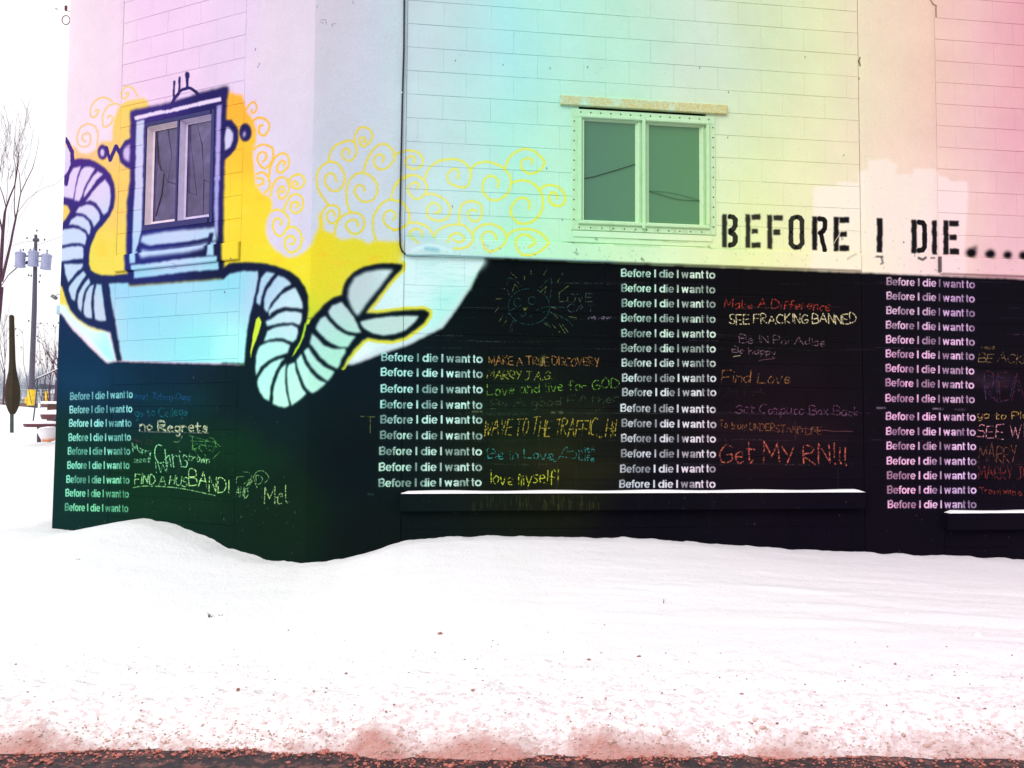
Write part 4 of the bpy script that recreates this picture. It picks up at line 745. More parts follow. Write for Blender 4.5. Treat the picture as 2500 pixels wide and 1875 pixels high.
m = MB(); m.tube([rp(1586, 466, .012), rp(1612, 473, .012), rp(1640, 482, .012), rp(1665, 487, .012), rp(1709, 489, .012)], .002, 6); m.tube([rp(1586, 465, .012), rp(1630, 468, .012), rp(1665, 475, .012), rp(1709, 488, .012)], .0014, 6); m.build('cord_or_reflection', WIRE_REFL, win)
lx0, lx1 = u(1367, 245)[0], u(1773, 268)[0]
m = MB(); n = 16
for i in range(n): a = lx0 + (lx1 - lx0) * i / n; m.cbox(a, lx0 + (lx1 - lx0) * (i + 1) / n + .0, -.03, .01, EYE + 2.787, EYE + 2.875 - .003 * (i % 3 == 1), .0) if False else None
MB().cbox(lx0, lx1, -.03, .01, EYE + 2.79, EYE + 2.873, .005).build('lintel', MAT['rust'], RF)
MB().box(fx0 - .07, fx1 - .1, -.006, .01, LU[1] + .012, LU[1] + .03).build('sill_strip', MAT['washR'], RF)
MB().box(fx0 + .02, fx1 - .03, -.008, .01, LU[1] + .06, fz0 - .006).build('sill_strip', MAT['washR'], RF)
# window that makes the robot's face
wl = empty('window', Matrix.Identity(4), parent=LF); wl['label'] = 'broken two-light window inside the painted robot head'
def LW(x, y, dep=.0):                             # the point seen at x, y on the plane `dep` behind the left face, in its frame
    d = ray(x, y); i = ML.inverted(); o_ = i @ Vector((0, 0, EYE)); v = (i.to_3x3() @ Vector(d)); t = (dep - o_.y) / v.y; P = o_ + v * t; return P.x, P.z
PAINT = lambda c, nm, r=.6: plain(nm, alb(c)[:3], r, .3, .1, 12)
DK, LV, PK = PAINT((42, 40, 105), 'navy_spray_paint'), PAINT((200, 188, 225), 'lilac_paint'), PAINT((222, 205, 222), 'pinkish_white_paint')
x0, x1, z0, z1 = WL[0], WL[1], WL[2], WL[3]
m = MB(); m.box(x0, x0 + .012, .0, .14, z0, z1); m.box(x0 + .012, x1 - .05, .0, .14, z1 - .035, z1); m.box(x0 + .012, x1 - .05, -.002, .14, z0, z0 + .05); m.box(LW(513, 400)[0], x1, .0, .14, z0, z1); m.build('frame', DK, wl)
xm0, xm1 = LW(432, 400)[0], LW(436, 400)[0]; DP = .062; pane = [(LW(377, 400, DP)[0], LW(431, 400, DP)[0]), (LW(457, 400, DP)[0], LW(514, 400, DP)[0])]
zg0, zg1 = LW(400, 538, DP)[1], LW(400, 317, DP)[1]
m = MB(); m.box(xm0 - .01, xm0 + .012, .0, .12, z0 + .05, z1 - .035); m.build('mullion', DK, wl)
GL = N('purple_grey_glass'); GL.set(.12, .5); g_ = GL.n('ShaderNodeTexCoord').outputs['Object']; GL.l(GL.ramp(GL.noise(g_, 3, 5, .6), [(.35, alb((58, 46, 88))), (.55, alb((84, 72, 120))), (.7, alb((112, 100, 150)))]), GL.b.inputs['Base Color'])
DARKV = plain('dark_room', alb((40, 32, 60))[:3], .9)
for i, (a, b_) in enumerate(pane):
    lo = x0 + .012 if i == 0 else xm0 + .012; hi = xm0 - .01 if i == 0 else LW(513, 400)[0]
    m = MB()
    for (P4, y0), (Q4, y1) in ((((lo, hi, z0 + .05, z1 - .035), .012), ((lo + (a - lo) * .55, max(hi, b_), z0 + .07, z1 - .06), DP - .004)), (((lo + (a - lo) * .55, max(hi, b_), z0 + .07, z1 - .06), DP - .006), ((a, max(b_, a + .05), zg0, zg1), DP))):
        m.add([(P4[0], y0, P4[2]), (P4[1], y0, P4[2]), (P4[1], y0, P4[3]), (P4[0], y0, P4[3]), (Q4[0], y1, Q4[2]), (Q4[1], y1, Q4[2]), (Q4[1], y1, Q4[3]), (Q4[0], y1, Q4[3])], [(0, 1, 5, 4), (1, 2, 6, 5), (2, 3, 7, 6), (3, 0, 4, 7)])
    m.build('sash', PK if i == 0 else LV, wl)
    # the pane, cracked: shards with slightly different tilt
    hi2 = max(b_, hi); W_, H_ = hi2 - a, zg1 - zg0
    cr = [(0, 0), (.35, .0), (1, 0), (1, .35), (1, 1), (.45, 1), (0, 1), (0, .5), (.22, .62), (.5, .42), (.62, .7)] if i == 0 else [(0, 0), (.6, 0), (1, 0), (1, .3), (1, 1), (.3, 1), (0, 1), (0, .28), (.35, .22), (.6, .38), (.5, .75)]
    for t, f in enumerate(((0, 1, 9, 8, 7), (1, 2, 3, 9), (3, 4, 10, 9), (4, 5, 10), (5, 6, 8, 9, 10), (6, 7, 8))):
        V = [(a + cr[j][0] * W_, DP + .006 + rng.uniform(-.003, .003), zg0 + cr[j][1] * H_) for j in f]; cxv = Vector(V[0]) * 0
        for v in V: cxv += Vector(v) / len(V)
        V = [tuple(cxv + (Vector(v) - cxv) * .985) for v in V]
        MB().add(V, [tuple(range(len(f)))]).build('glass_shard', GL.m, wl)
MB().box(x0, x1, .16, .2, z0, z1).build('dark_room_sheet', DARKV, wl)  # dark sheet behind the shards, standing in for the unlit room
m = MB(); m.tube([(pane[0][0] + .01, .066, zg1 - .02), (pane[0][0] + .05, .066, zg1 - .3), (pane[0][0] + .085, .066, zg1 - .38)], .006, 6); m.tube([(pane[0][0] + .12, .066, zg1 - .42), (pane[0][0] + .1, .066, zg0 + .25), (pane[0][0] + .03, .066, zg0 + .05)], .005, 6); m.build('cord_or_reflection', plain('brown_cord', (.05, .04, .06)), wl)
# black cable down the corner pier, bending under the ledge
cb = [rp(987, -20, -.02), rp(986, 120, -.02), rp(982, 260, -.02), rp(979, 400, -.02), rp(976, 560, -.02), rp(977, 600, -.02), rp(981, 614, -.022), rp(990, 622, -.024)]
tag(MB().tube(cb, .0075, 8).build('cable', plain('black_cable', (.012, .014, .025), .5), RF, smooth=True), 'black cable running down beside the corner pier')
cb2 = [rp(990, 622, -.024), rp(1010, 625, -.034), rp(1060, 624, -.034), rp(1180, 628.5, -.034), rp(1500, 641, -.03)]
tag(MB().tube(cb2, .006, 8).build('cable', PAINT((140, 185, 190), 'painted_cable'), RF, smooth=True), 'painted length of cable under the ledge')
c0 = rp(981, 229, -.024); MB().lathe([(.006, -.004), (.008, 0), (.004, .006)], 8, c0).build('cable_clip', PAINT((230, 230, 235), 'white_clip'), RF)
c0 = rp(1105, 588, -.03)
# wiring bracket at the top left edge of the wall
BR = empty('wire_bracket', at(161, 20, 8.35), 'dark red wire insulator and looped wire at top left edge of the building', 'wire bracket')
P0 = at(161, 20, 8.35); RW = plain('dark_red_fitting', (.16, .03, .045), .5)
def loc(x, y, Y=8.35): return at(x, y, Y) - P0
MB().lathe([(.004, -.03), (.013, -.022), (.011, -.01), (.015, -.004), (.011, .004), (.015, .012), (.011, .022), (.004, .03)], 12).build('insulator', RW, BR)
MB().tube([loc(164 , 26), loc(170, 28), loc(177, 32), loc(182, 38), loc(180, 44), loc(174, 48)], .0025, 6).build('arm', RW, BR)
MB().tube([loc(161 + 9.5 * math.cos(t), 49 + 11 * math.sin(t)) for t in np.linspace(0, 2 * math.pi, 22)], .0042, 6).build('wire_loop', RW, BR)
MB().tube([loc(-60, -5), loc(60, 5), loc(130, 17), loc(152, 44)], .0009, 5).build('wire', plain('pale_wire', (.5, .48, .5)), BR)
MB().tube([loc(134, 19.5), loc(137, 21), loc(142, 24)], [.001, .005, .002], 6).build('wire_clamp', RW, BR)
# conduit and lamp on the left edge
CD = empty('wall_conduit', ML @ Vector((-3.075, .03, 0)), 'dark conduit with pale blue box on the left edge of the building', 'conduit'); CD.rotation_euler = (0, 0, AL - math.pi)
ez = lambda y: wall_uv('L', 150, y)[1]
MB().tube([(0, 0, ez(706)), (0, 0, ez(746))], .014, 8).build('pipe', plain('conduit_paint', (.06, .09, .14), .5), CD)
MB().cbox(-.03, .02, -.03, .03, ez(766), ez(745), .004).build('junction_box', plain('pale_blue_box', alb((165, 205, 225))[:3]), CD)
MB().tube([(0, 0, ez(790)), (.005, 0, ez(860)), (.0, 0, ez(1285))], .004, 6).build('thin_wire', plain('grey_wire', (.08, .1, .12)), CD)
FL = empty('floodlight', at(133, 725, 8.7), 'small grey floodlight sticking out from the left edge of the wall', 'lamp')
MB().tube([(0.0, 0, .0), (.035, 0, .03), (.09, 0, .02)], .0028, 6).build('bracket', plain('lamp_bracket', (.1, .1, .12)), FL)
MB().cbox(-.03, .02, -.02, .03, -.02, .012, .004).build('lamp_head', plain('grey_lamp', (.16, .18, .2), .4), FL, M=Matrix.Rotation(.6, 4, 'Y'))

# ---------------------------------------------------------------- snow, road
HS = np.array([(-9,.7),(-3.06,.50),(-2.6,.505),(-2.1,.60),(-1.83,.65),(-1.5,.64),(-1.2,.56),(-.8,.46),(-.4,.40),(0,.385),(.3,.43),(.7,.55),(.95,.585),(1.45,.60),(2.2,.585),(2.93,.55),(3.7,.49),(4.4,.44),(5.4,.39),(6.4,.34),(12,.34)])
cR, sR, cL, sL = math.cos(AR), math.sin(AR), math.cos(AL), math.sin(AL)
def edge(x): return 3.985 + .05 * fbm(x * .9, x * 0 + 3, 3, 21) + .05 * vnoise(x * 5, x * 0, 22)
def snow_h(x, y, detail=True):
    dx, dy = x - CX, y - CY; uR = dx * cR + dy * sR; uL = dx * cL + dy * sL
    s = np.where(uR > 0, uR, np.where(uL > 0, -uL, 0)); hw = np.interp(s, HS[:, 0], HS[:, 1])
    dR = np.abs(-dx * sR + dy * cR) ; dL = np.abs(-dx * sL + dy * cL); dw = np.where(uR > 0, dR, np.where(uL > 0, dL, np.hypot(dx, dy)))
    d = y - edge(x); t = np.clip(d / (d + dw + 1e-6), 0, 1); base = .17 + (np.interp(s, HS[:, 0], HS[:, 1]) - .17) * np.clip(t * 1.08, 0, 1) ** 1.1
    far = np.interp(y, [8.2, 10, 13, 18, 22, 26, 30, 40, 80, 200], [.5, .82, 1.22, 1.34, 1.7, 2.05, 1.6, 1.9, 2.9, 7])
    lw = np.clip((-4.2 - x + (y - 8.2) * .25) / .7, 0, 1); lw = lw * lw * (3 - 2 * lw); fy = np.clip((y - 7.6) / 1.6, 0, 1); base = base * (1 - lw * fy) + far * lw * fy
    base = np.where(y > 12, far, base)
    h = base * (1 - np.exp(-np.maximum(d, 0) / .12)) + np.where(d < 0, np.maximum(d * .5, -.12), 0)
    if detail:
        r = np.clip(1.25 - d / .8, 0, 1) * (d > -.1); h = h + r * (.014 * fbm(x * 9, y * 12, 4, 31)) + .007 * fbm(x * .9, y * 2.2, 3, 33) * np.clip(d, 0, 1)
        rg = np.clip((x + .6) / 2.5, 0, 1) * np.clip(1 - np.abs(y - 5.6) / 1.3, 0, 1); h = h + rg * .022 * np.abs(fbm(x * .7 + 4, y * 4.5, 3, 35))
        near = np.clip(1 - dw / .25, 0, 1) * (y < 12); h = h + near * (.010 * fbm(s * 6, s * 0 + 1, 3, 37) + .012 * np.maximum(fbm(s * 17, y * 8, 3, 38) - .5, 0))
        st_ = 4.42 + .05 * fbm(x * 1.3, x * 0 + 7, 3, 44); h = h - .022 * np.clip(1 - np.abs(y - st_ + .03) / .05, 0, 1) * np.clip(.4 + vnoise(x * 1.1, x * 0, 45) + .3 * np.clip(x, -1, 2), 0, 1)
        h = h + .012 * np.clip(1.3 - d / .9, 0, 1) * np.maximum(fbm(x * 16, y * 18, 3, 46), -.2) * (d > 0)
        h = h + np.where(y > 19, .12 * fbm(x * 1.4, y * 1.1, 4, 39) * (y < 30), 0)
    return h
def axis(a, b, st, lo, hi):
    v = list(np.arange(a, b + 1e-9, st)); s = st
    while v[-1] < hi: s *= 1.13; v.append(v[-1] + s)
    s = st; w = [a]
    while w[-1] > lo: s *= 1.13; w.append(w[-1] - s)
    return np.array(w[:0:-1] + v)
gx = axis(-6.5, 7, .03, -260, 260); gy = np.concatenate([np.arange(3.5, 7.4, .026), np.arange(7.42, 11, .06), axis(11, 30, .3, 11, 420)])
X, Y = np.meshgrid(gx, gy); Z = snow_h(X, Y); nxx, nyy = len(gx), len(gy)
me = bpy.data.meshes.new('snow_ground'); V = np.stack([X, Y, Z], -1).reshape(-1, 3); a = (np.arange(nyy - 1)[:, None] * nxx + np.arange(nxx - 1)[None]).ravel(); Fq = np.stack([a, a + 1, a + nxx + 1, a + nxx], 1)
me.vertices.add(len(V)); me.vertices.foreach_set('co', V.ravel()); me.loops.add(len(Fq) * 4); me.loops.foreach_set('vertex_index', Fq.ravel()); me.polygons.add(len(Fq)); me.polygons.foreach_set('loop_start', np.arange(len(Fq)) * 4); me.polygons.foreach_set('use_smooth', np.ones(len(Fq), bool)); me.update(calc_edges=True); me.validate()
SN = N('snow'); k = SN; k.set(.75, .25); g = k.n('ShaderNodeTexCoord').outputs['Object']; sx = k.n('ShaderNodeSeparateXYZ'); k.l(g, sx.inputs[0])
c = k.ramp(k.mapr(k.math('ADD', sx.outputs[0], k.math('MULTIPLY', k.noise(g, .5, 2), 1.5)), -5, 7, 0, 1), [(0, (.90, .92, .93)), (.35, (.91, .915, .93)), (.6, (.90, .86, .905)), (1, (.89, .78, .865))])
wn = k.n('ShaderNodeTexNoise'); wn.inputs['Scale'].default_value = 3; wn.inputs['Detail'].default_value = 6; mp = k.n('ShaderNodeMapping'); mp.inputs['Scale'].default_value = (1, 1.7, 1); k.l(g, mp.inputs[0]); k.l(mp.outputs[0], wn.inputs['Vector'])
near = k.mapr(sx.outputs[1], 5.3, 3.95, 0, 1); dn = k.noise(mp.outputs[0], 22, 6, .72)
dirt = k.mapr(k.math('ADD', dn, k.math('MULTIPLY', k.math('POWER', near, 1.5), .2)), .63, .76, 0, .6); dirt = k.math('MULTIPLY', dirt, k.mapr(near, 0, .35, 0, 1))
c = k.mix(dirt, c, (.58, .36, .37, 1)); edge_d = k.mapr(k.math('ADD', sx.outputs[1], k.math('MULTIPLY', wn.outputs['Fac'], .22)), 4.165, 4.06, 0, .85); c = k.mix(edge_d, c, k.mix(k.noise(g, 40, 5, .7), (.30, .085, .07, 1), (.64, .29, .24, 1)))
k.l(c, k.b.inputs['Base Color']); k.bump(k.math('ADD', k.noise(g, 60, 5, .7), k.math('MULTIPLY', k.noise(g, 9, 4), 1.5)), .5, .02)
me.materials.append(SN.m); sg = bpy.data.objects.new('snow_ground', me); COL.objects.link(sg); tag(sg, kind='structure')
RD_ = N('wet_asphalt'); k = RD_; k.set(.55, .4); g = k.n('ShaderNodeTexCoord').outputs['Object']
c = k.mix(k.mapr(k.noise(g, 120, 4, .7), .4, .65, 0, 1), (.006, .004, .008, 1), (.028, .018, .028, 1)); c = k.mix(k.mapr(k.noise(g, 14, 6, .75), .5, .6, 0, .6), c, (.30, .11, .09, 1)); k.l(c, k.b.inputs['Base Color']); k.bump(k.noise(g, 200, 3), .6, .006)
tag(MB().add([(-260, -9, 0), (260, -9, 0), (260, 4.6, 0), (-260, 4.6, 0)], [(0, 1, 2, 3)]).build('road', RD_.m), kind='structure')
far = MB(); n = 60
for j in range(9):
    for i in range(n + 1): x = -260 + 520 * i / n; y = -9 - [0, .3, .8, 1.5, 4, 12, 40, 120, 400][j]; far.v.append((x, y, [0, .2, .55, .5, .45, .45, .5, .6, .8][j] + (.05 * math.sin(i * 2.3) if 0 < j < 5 else 0)))
for j in range(8):
    for i in range(n): a = j * (n + 1) + i; far.f.append((a, a + n + 1, a + n + 2, a + 1))
tag(far.build('snow_verge', SN.m, smooth=True), kind='structure')
# lumps of slush and snow along the edge of the road
import bmesh
bm = bmesh.new(); bmesh.ops.create_icosphere(bm, subdivisions=1, radius=1); IV = np.array([v.co[:] for v in bm.verts]); IF = np.array([[v.index for v in f.verts] for f in bm.faces]); bm.free()
def clumps(name, n, mat, fn, lab):
    Vs = []; Fs = []; r_ = np.random.RandomState(hash(name) % 1000 if False else len(name) * 7)
    for i in range(n):
        x, y, z, r = fn(r_); q = IV * (1 + r_.uniform(-.3, .3, (len(IV), 1))) * np.array([r * r_.uniform(.8, 1.5), r * r_.uniform(.7, 1.2), r * r_.uniform(.5, .9)]); Vs.append(q + (x, y, z)); Fs.append(IF + i * len(IV))
    m_ = bpy.data.meshes.new(name); m_.from_pydata(np.concatenate(Vs).tolist(), [], np.concatenate(Fs).tolist()); m_.materials.append(mat); m_.polygons.foreach_set('use_smooth', [True] * len(m_.polygons)); o = bpy.data.objects.new(name, m_); COL.objects.link(o); return tag(o, lab, 'snow', kind='stuff')
def f1(r):
    x = r.uniform(-4, 4); c_ = .5 + .5 * float(vnoise(np.array(x * 2.2), np.array(1.), 51)); y = float(edge(np.array(x))) - abs(r.normal(0, .05 + .22 * c_ ** 2)) + r.uniform(0, .05); return x, y, r.uniform(0, .006), r.uniform(.002, .0075) if r.rand() < .95 else r.uniform(.008, .015)
def f2(r):
    x = r.uniform(-4, 4); y = float(edge(np.array(x))) + abs(r.normal(0, .06)); return x, y, float(snow_h(np.array(x), np.array(y))) + .001, r.uniform(.0015, .006) if r.rand() < .97 else r.uniform(.006, .013)
def f3(r):
    x = r.uniform(-5, 5.5); y = 4.0 + abs(r.normal(0, .55)); return x, y, float(snow_h(np.array(x), np.array(y))) + .0, r.uniform(.002, .008) if r.rand() < .97 else r.uniform(.008, .02)
SL = plain('pink_brown_slush', (.46, .15, .12), .6, .35, .25, 14, .004); SL2 = plain('dirty_snow', (.60, .40, .35), .7, .3, .3, 11, .004); SN2 = plain('snow_lump', (.90, .87, .9), .7, .3, .03, 10, .004); SD = plain('road_grit', (.30, .13, .11), .8, .2, .4, 30)
clumps('slush', 2900, SL, f1, 'reddish slush crumbled along the edge of the wet road'); clumps('dirty_snow_crumbs', 2600, SL2, f2, 'tan dirty snow crumbs heaped at the road edge of the snowbank')
clumps('snow_crumbs', 2600, SN2, f3, 'white snow crumbs strewn over the near snowbank')
def f4(r):
    x = r.uniform(-5, 5.5); y = 4.05 + abs(r.normal(0, .5)); return x, y, float(snow_h(np.array(x), np.array(y))) + .002, r.uniform(.0012, .005) if r.rand() < .93 else r.uniform(.005, .011)
clumps('grit', 520, SD, f4, 'brown grit specks thrown onto the snowbank')
# snow lying on the ledges
def ledge_snow(x0, x1, z, lab):
    m = MB(); n = int((x1 - x0) / .02); r = random.Random(2)
    for i in range(n + 1):
        x = x0 + (x1 - x0) * i / n; e = min(1, i / 3, (n - i) / 3); h = (.016 + .003 * math.sin(x * 7)) * e + .001; j = r.uniform(-.003, .004)
        m.v += [(x, -.078 - j, z + .0), (x, -.079 - j, z + h * .6), (x, -.068, z + h), (x, -.02, z + h * 1.1), (x, -.001, z + h * 1.15)]
    for i in range(n):
        for k_ in range(4): a = i * 5 + k_; m.f.append((a, a + 5, a + 6, a + 1))
    o = m.build('ledge_snow', SN2, smooth=True); o.matrix_world = MR; return tag(o, lab, 'snow')
ledge_snow(.765, 4.815, LS[1] + .001, 'long strip of snow lying on the black ledge under the left writing columns'); ledge_snow(5.61, 8.9, LQ[1] + .001, 'strip of snow on the black ledge at the far right')
# dry stalks and litter in the snow
ST = plain('dry_stalk', (.05, .06, .02), .9)
def ground_at(px, py):
    d = ray(px, py); lo, hi = 3.9, 9.
    for _ in range(40):
        mid = (lo + hi) / 2; P = d * (mid / d[1]); h = float(snow_h(np.array(P[0]), np.array(mid)));
        if P[2] + EYE > h: lo = mid
        else: hi = mid
    P = d * (lo / d[1]); return Vector((P[0], lo, float(snow_h(np.array(P[0]), np.array(lo)))))
def stalk(px, py, arms, lab):
    p = ground_at(px, py); m = MB()
    for dx, dz in arms: m.tube([(0, 0, -.02), (dx * .5, 0, dz * .6), (dx, 0, dz)], [.003, .0025, .001], 5)
    o = m.build('dry_stalk', ST); o.location = p; tag(o, lab, 'dry stalk', 'dry stalks poking through the snow')
stalk(510, 1507, ((-.008, .03), (.006, .024), (.03, .01), (.014, .02)), 'forked green dry stalk poking from the snow left of centre'); stalk(540, 1503, ((.012, .008), (-.02, .004)), 'low bent stalk just right of the forked one'); stalk(1620, 1475, ((.003, .035),), 'single upright stalk in the drift below the window'); stalk(189, 1366, ((.022, .004), (-.01, .006)), 'tiny dark twig lying on the snow by the left corner')

# ---------------------------------------------------------------- the yard behind, seen left of the building
BARK = plain('bark', (.09, .045, .075), .95, .1, .3, 20); POLEM = plain('pole_wood', (.09, .085, .115), .9, .15, .25, 12)
def near_h(x, y): return float(snow_h(np.array(x), np.array(y)))
# utility pole with three transformers
PY = 56; pb = at(76, 1000, PY); pb.z = near_h(pb.x, PY); top = at(87, 573, PY)
UP = empty('utility_pole', pb, 'tall grey utility pole with three transformers and a yellow foot guard', 'utility pole')
def pl(x, y, Y=PY): return at(x, y, Y) - pb
MB().tube([(0, 0, -.5), pl(78.5, 900), pl(84, 750), pl(86, 650), pl(87.5, 573)], [.17, .165, .15, .12, .09], 12).build('pole', POLEM, UP)
TRM = plain('transformer_paint', (.28, .30, .46), .5, .4, .12, 4)
def can(x, y, lean=0):
    o = MB().lathe([(.30, 0), (.34, .02), (.34, .10), (.31, .11), (.31, .85), (.34, .87), (.34, .95), (.25, 1.02), (.06, 1.04), (.05, 1.2), (.02, 1.25)], 16).build('transformer', TRM, UP)
    o.location = pl(x, y); o.location.y -= .3
    o.rotation_euler = (0, lean, 0)
can(55, 655, .0); can(87, 652); can(117, 660, .06)
DKM = plain('dark_fitting', (.06, .06, .09), .6)
m = MB(); m.tube([pl(64, 626) + Vector((0, -.1, 0)), pl(108, 626) + Vector((0, -.1, 0))], .05, 6); m.tube([pl(64, 638), pl(110, 638)], .03, 6); m.tube([pl(82, 586), pl(94, 586)], .12, 8); m.build('cross_bar', DKM, UP)
m = MB()
for x, y in ((90, 563), (66, 581), (109, 585), (74, 610), (97, 610), (115, 612), (57, 610), (70, 672), (76, 673), (98, 673), (96, 688)): p = pl(x, y); m.lathe([(.02, -.08), (.06, 0), (.02, .08)], 6, p)
m.build('insulators', DKM, UP)
m = MB(); m.tube([pl(86, 620), pl(70, 640), pl(45, 650), pl(20, 672), pl(2, 700)], [.07, .1, .04, .03, .02], 6); m.tube([pl(30, 600), pl(55, 592), pl(82, 588)], .012, 5); m.tube([pl(86, 600), pl(200, 560, 50), pl(400, 470, 40)], .01, 5); m.build('wire', DKM, UP)
YLW = plain('yellow_plastic', (.72, .48, .03), .6, .3, .2, 6)
MB().lathe([(.24, 0), (.24, 1.0), (.22, 1.05)], 12, (pl(76, 985).x, 0, pl(76, 990).z)).build('foot_guard', YLW, UP)
MB().cbox(-.36, -.2, -.2, .2, pl(76, 985).z, pl(76, 970).z, .05).build('guard_lug', YLW, UP)
HYD = at(113, 979, 62); o = MB().lathe([(.16, 0), (.16, .1), (.11, .12), (.11, .55), (.15, .57), (.13, .68), (.04, .74)], 12).build('fire_hydrant', YLW); o.location = HYD; tag(o, 'small yellow hydrant in front of the brick house', 'hydrant')
# folded patio umbrella
UY = 17.5; ub = at(30, 1058, UY); ub.z = near_h(ub.x, UY)
UM = empty('patio_umbrella', ub, 'closed dark patio umbrella standing in the snow at left', 'umbrella')
def ul(x, y): return at(x, y, UY) - ub
MB().tube([(0, 0, -.3), ul(29, 1000)], .036, 10).build('pole', plain('green_pole', (.05, .065, .055), .5), UM)
zz = lambda y: (at(30, y, UY) - ub).z
px_ = UY / FPX
prof_ = [(5, 1011), (9, 1003), (13, 990), (15.5, 972), (15.5, 955), (14, 938), (11, 922), (8, 905), (6.5, 880), (6, 840), (5.5, 800), (5.2, 772), (3, 769)]
UC = N('umbrella_cloth'); UC.set(.9, .1); g_ = UC.n('ShaderNodeTexCoord').outputs['Object']; sx_ = UC.n('ShaderNodeSeparateXYZ'); UC.l(g_, sx_.inputs[0])
UC.l(UC.mix(UC.noise(g_, 6, 4), (.02, .02, .018, 1), (.07, .05, .03, 1)), UC.b.inputs['Base Color'])
m = MB(); nn_ = 28; off = ul(30, 900).x
for r, y in prof_:
    for i in range(nn_):
        w = 2 * math.pi * i / nn_; rr = r * px_ * (1 + .12 * math.cos(w * 7 + r * .1)); m.v.append((rr * math.cos(w) + (ul(30.5 - (y < 900) * (900 - y) * .015, y)).x, rr * math.sin(w), zz(y)))
for j in range(len(prof_) - 1):
    for i in range(nn_): m.f.append((j * nn_ + i, j * nn_ + (i + 1) % nn_, (j + 1) * nn_ + (i + 1) % nn_, (j + 1) * nn_ + i))
m.f.append(tuple((len(prof_) - 1) * nn_ + i for i in range(nn_))); m.f.append(tuple(range(nn_))[::-1]); m.build('canopy', UC.m, UM, smooth=True)
MB().tube([ul(24, 938), ul(38, 938)], .03, 6).build('strap', DKM, UM)
# snowed-in picnic table
MAR = plain('maroon_plastic', (.10, .022, .035), .5, .4, .2, 5)
TY = 13.4; tp = at(110, 1045, TY); PT = empty('picnic_table', tp, 'maroon round-edged picnic table half buried in snow beside the building', 'table')
def tl(x, y, Y=TY): return at(x, y, Y) - tp
def disc(name, cx, y_top, rpx, hpx, Y, mat=MAR):
    r = rpx * Y / FPX; h = hpx * Y / FPX; c = at(cx, y_top, Y) - tp
    o = MB().lathe([(r * .90, -h), (r * .97, -h * .6), (r, -h * .1), (r, 0)], 32, (c.x, c.y + r * .6, c.z), .7).build(name, mat, PT, smooth=False)
    MB().lathe([(r * .99, 0), (r * .97, h * .35), (r * .85, h * .75), (r * .4, h * 1.0), (.01, h * 1.02)], 32, (c.x, c.y + r * .6, c.z), .7).build('snow_cap', SN2, PT, smooth=True); return o
disc('bench_seat', 88, 1035, 44, 8, 12.6); disc('table_top', 132, 1012, 46, 12, 14.6)
for x in (95, 120): MB().tube([tl(x, 1040, 13.2), tl(x, 1090, 13.2)], .03, 8).build('leg', DKM, PT)
pb2 = at(142, 1006, 15.5); PB = tag(MB().cbox(-.1, .5, -.2, .3, -.25, .14, .01).build('planter_box', plain('brown_box', (.09, .04, .035))), 'brown planter box with a cap of snow beside the building edge', 'planter'); PB.location = pb2
CAPS = MB().cbox(-.2, .5, -.25, .3, .142, .19, .02).build('snow_cap', SN2, PB, smooth=True)
# bent black frame
FY = 15.0; fp = at(82, 1026, FY); FR = empty('swing_frame', fp, 'bent black metal frame with snow along its slanting top bar', 'metal frame')
def fl(x, y, Y=FY): return at(x, y, Y) - fp
MB().tube([fl(80, 1035), fl(84, 1005), fl(88, 970), fl(90.5, 945), fl(92, 924)], .012, 8).build('leg', DKM, FR); MB().tube([fl(88, 950), fl(84, 938), fl(84, 932), fl(90, 925), fl(120, 912), fl(150, 897), fl(172, 888)], .011, 8).build('top_bar', DKM, FR)
MB().tube([fl(92, 922.5), fl(120, 910), fl(150, 895), fl(170, 887)], .009, 6).build('snow_cap', SN2, FR)
# plastic tub
TBY = 10.6; tbp = at(118, 1078, TBY); TUB = empty('plastic_tub', tbp, 'white translucent tub with rust-orange bottom lying in snow at the wall edge', 'tub')
PLA = N('white_plastic'); k = PLA; k.set(.45, .4); g_ = k.n('ShaderNodeTexCoord').outputs['Object']; sx_ = k.n('ShaderNodeSeparateXYZ'); k.l(g_, sx_.inputs[0]); f_ = k.math('ADD', sx_.outputs[2], k.math('MULTIPLY', k.noise(g_, 14, 3), .05)); k.l(k.ramp(k.mapr(f_, 0, .12, 0, 1), [(.35, (.62, .22, .08)), (.6, (.75, .68, .68)), (1, (.78, .76, .79))]), k.b.inputs['Base Color'])
r1, r0 = 26 * TBY / FPX, 14 * TBY / FPX; hh = 32 * TBY / FPX
MB().lathe([(r0 * .9, 0), (r0, .005), (r0 * 1.15, hh * .25), (r1 * .97, hh * .97), (r1 * 1.03, hh * .97), (r1 * 1.03, hh), (r1 * .93, hh), (r0, .02)], 24).build('bucket', PLA.m, TUB, smooth=False, M=Matrix.Rotation(-.12, 4, 'Y'))
MB().lathe([(r1 * .93, hh * .95), (r1 * .6, hh * 1.1), (.01, hh * 1.15)], 24).build('snow_cap', SN2, TUB, smooth=True, M=Matrix.Rotation(-.12, 4, 'Y'))
HN = MB().tube([(0, 0, 0), (.05, .0, .045), (.2, 0, .13)], .016, 8).build('post_stub', DKM); HN.location = at(130, 1026, 11.5); tag(HN, 'short black metal stub poking out over the tub', 'metal bar')
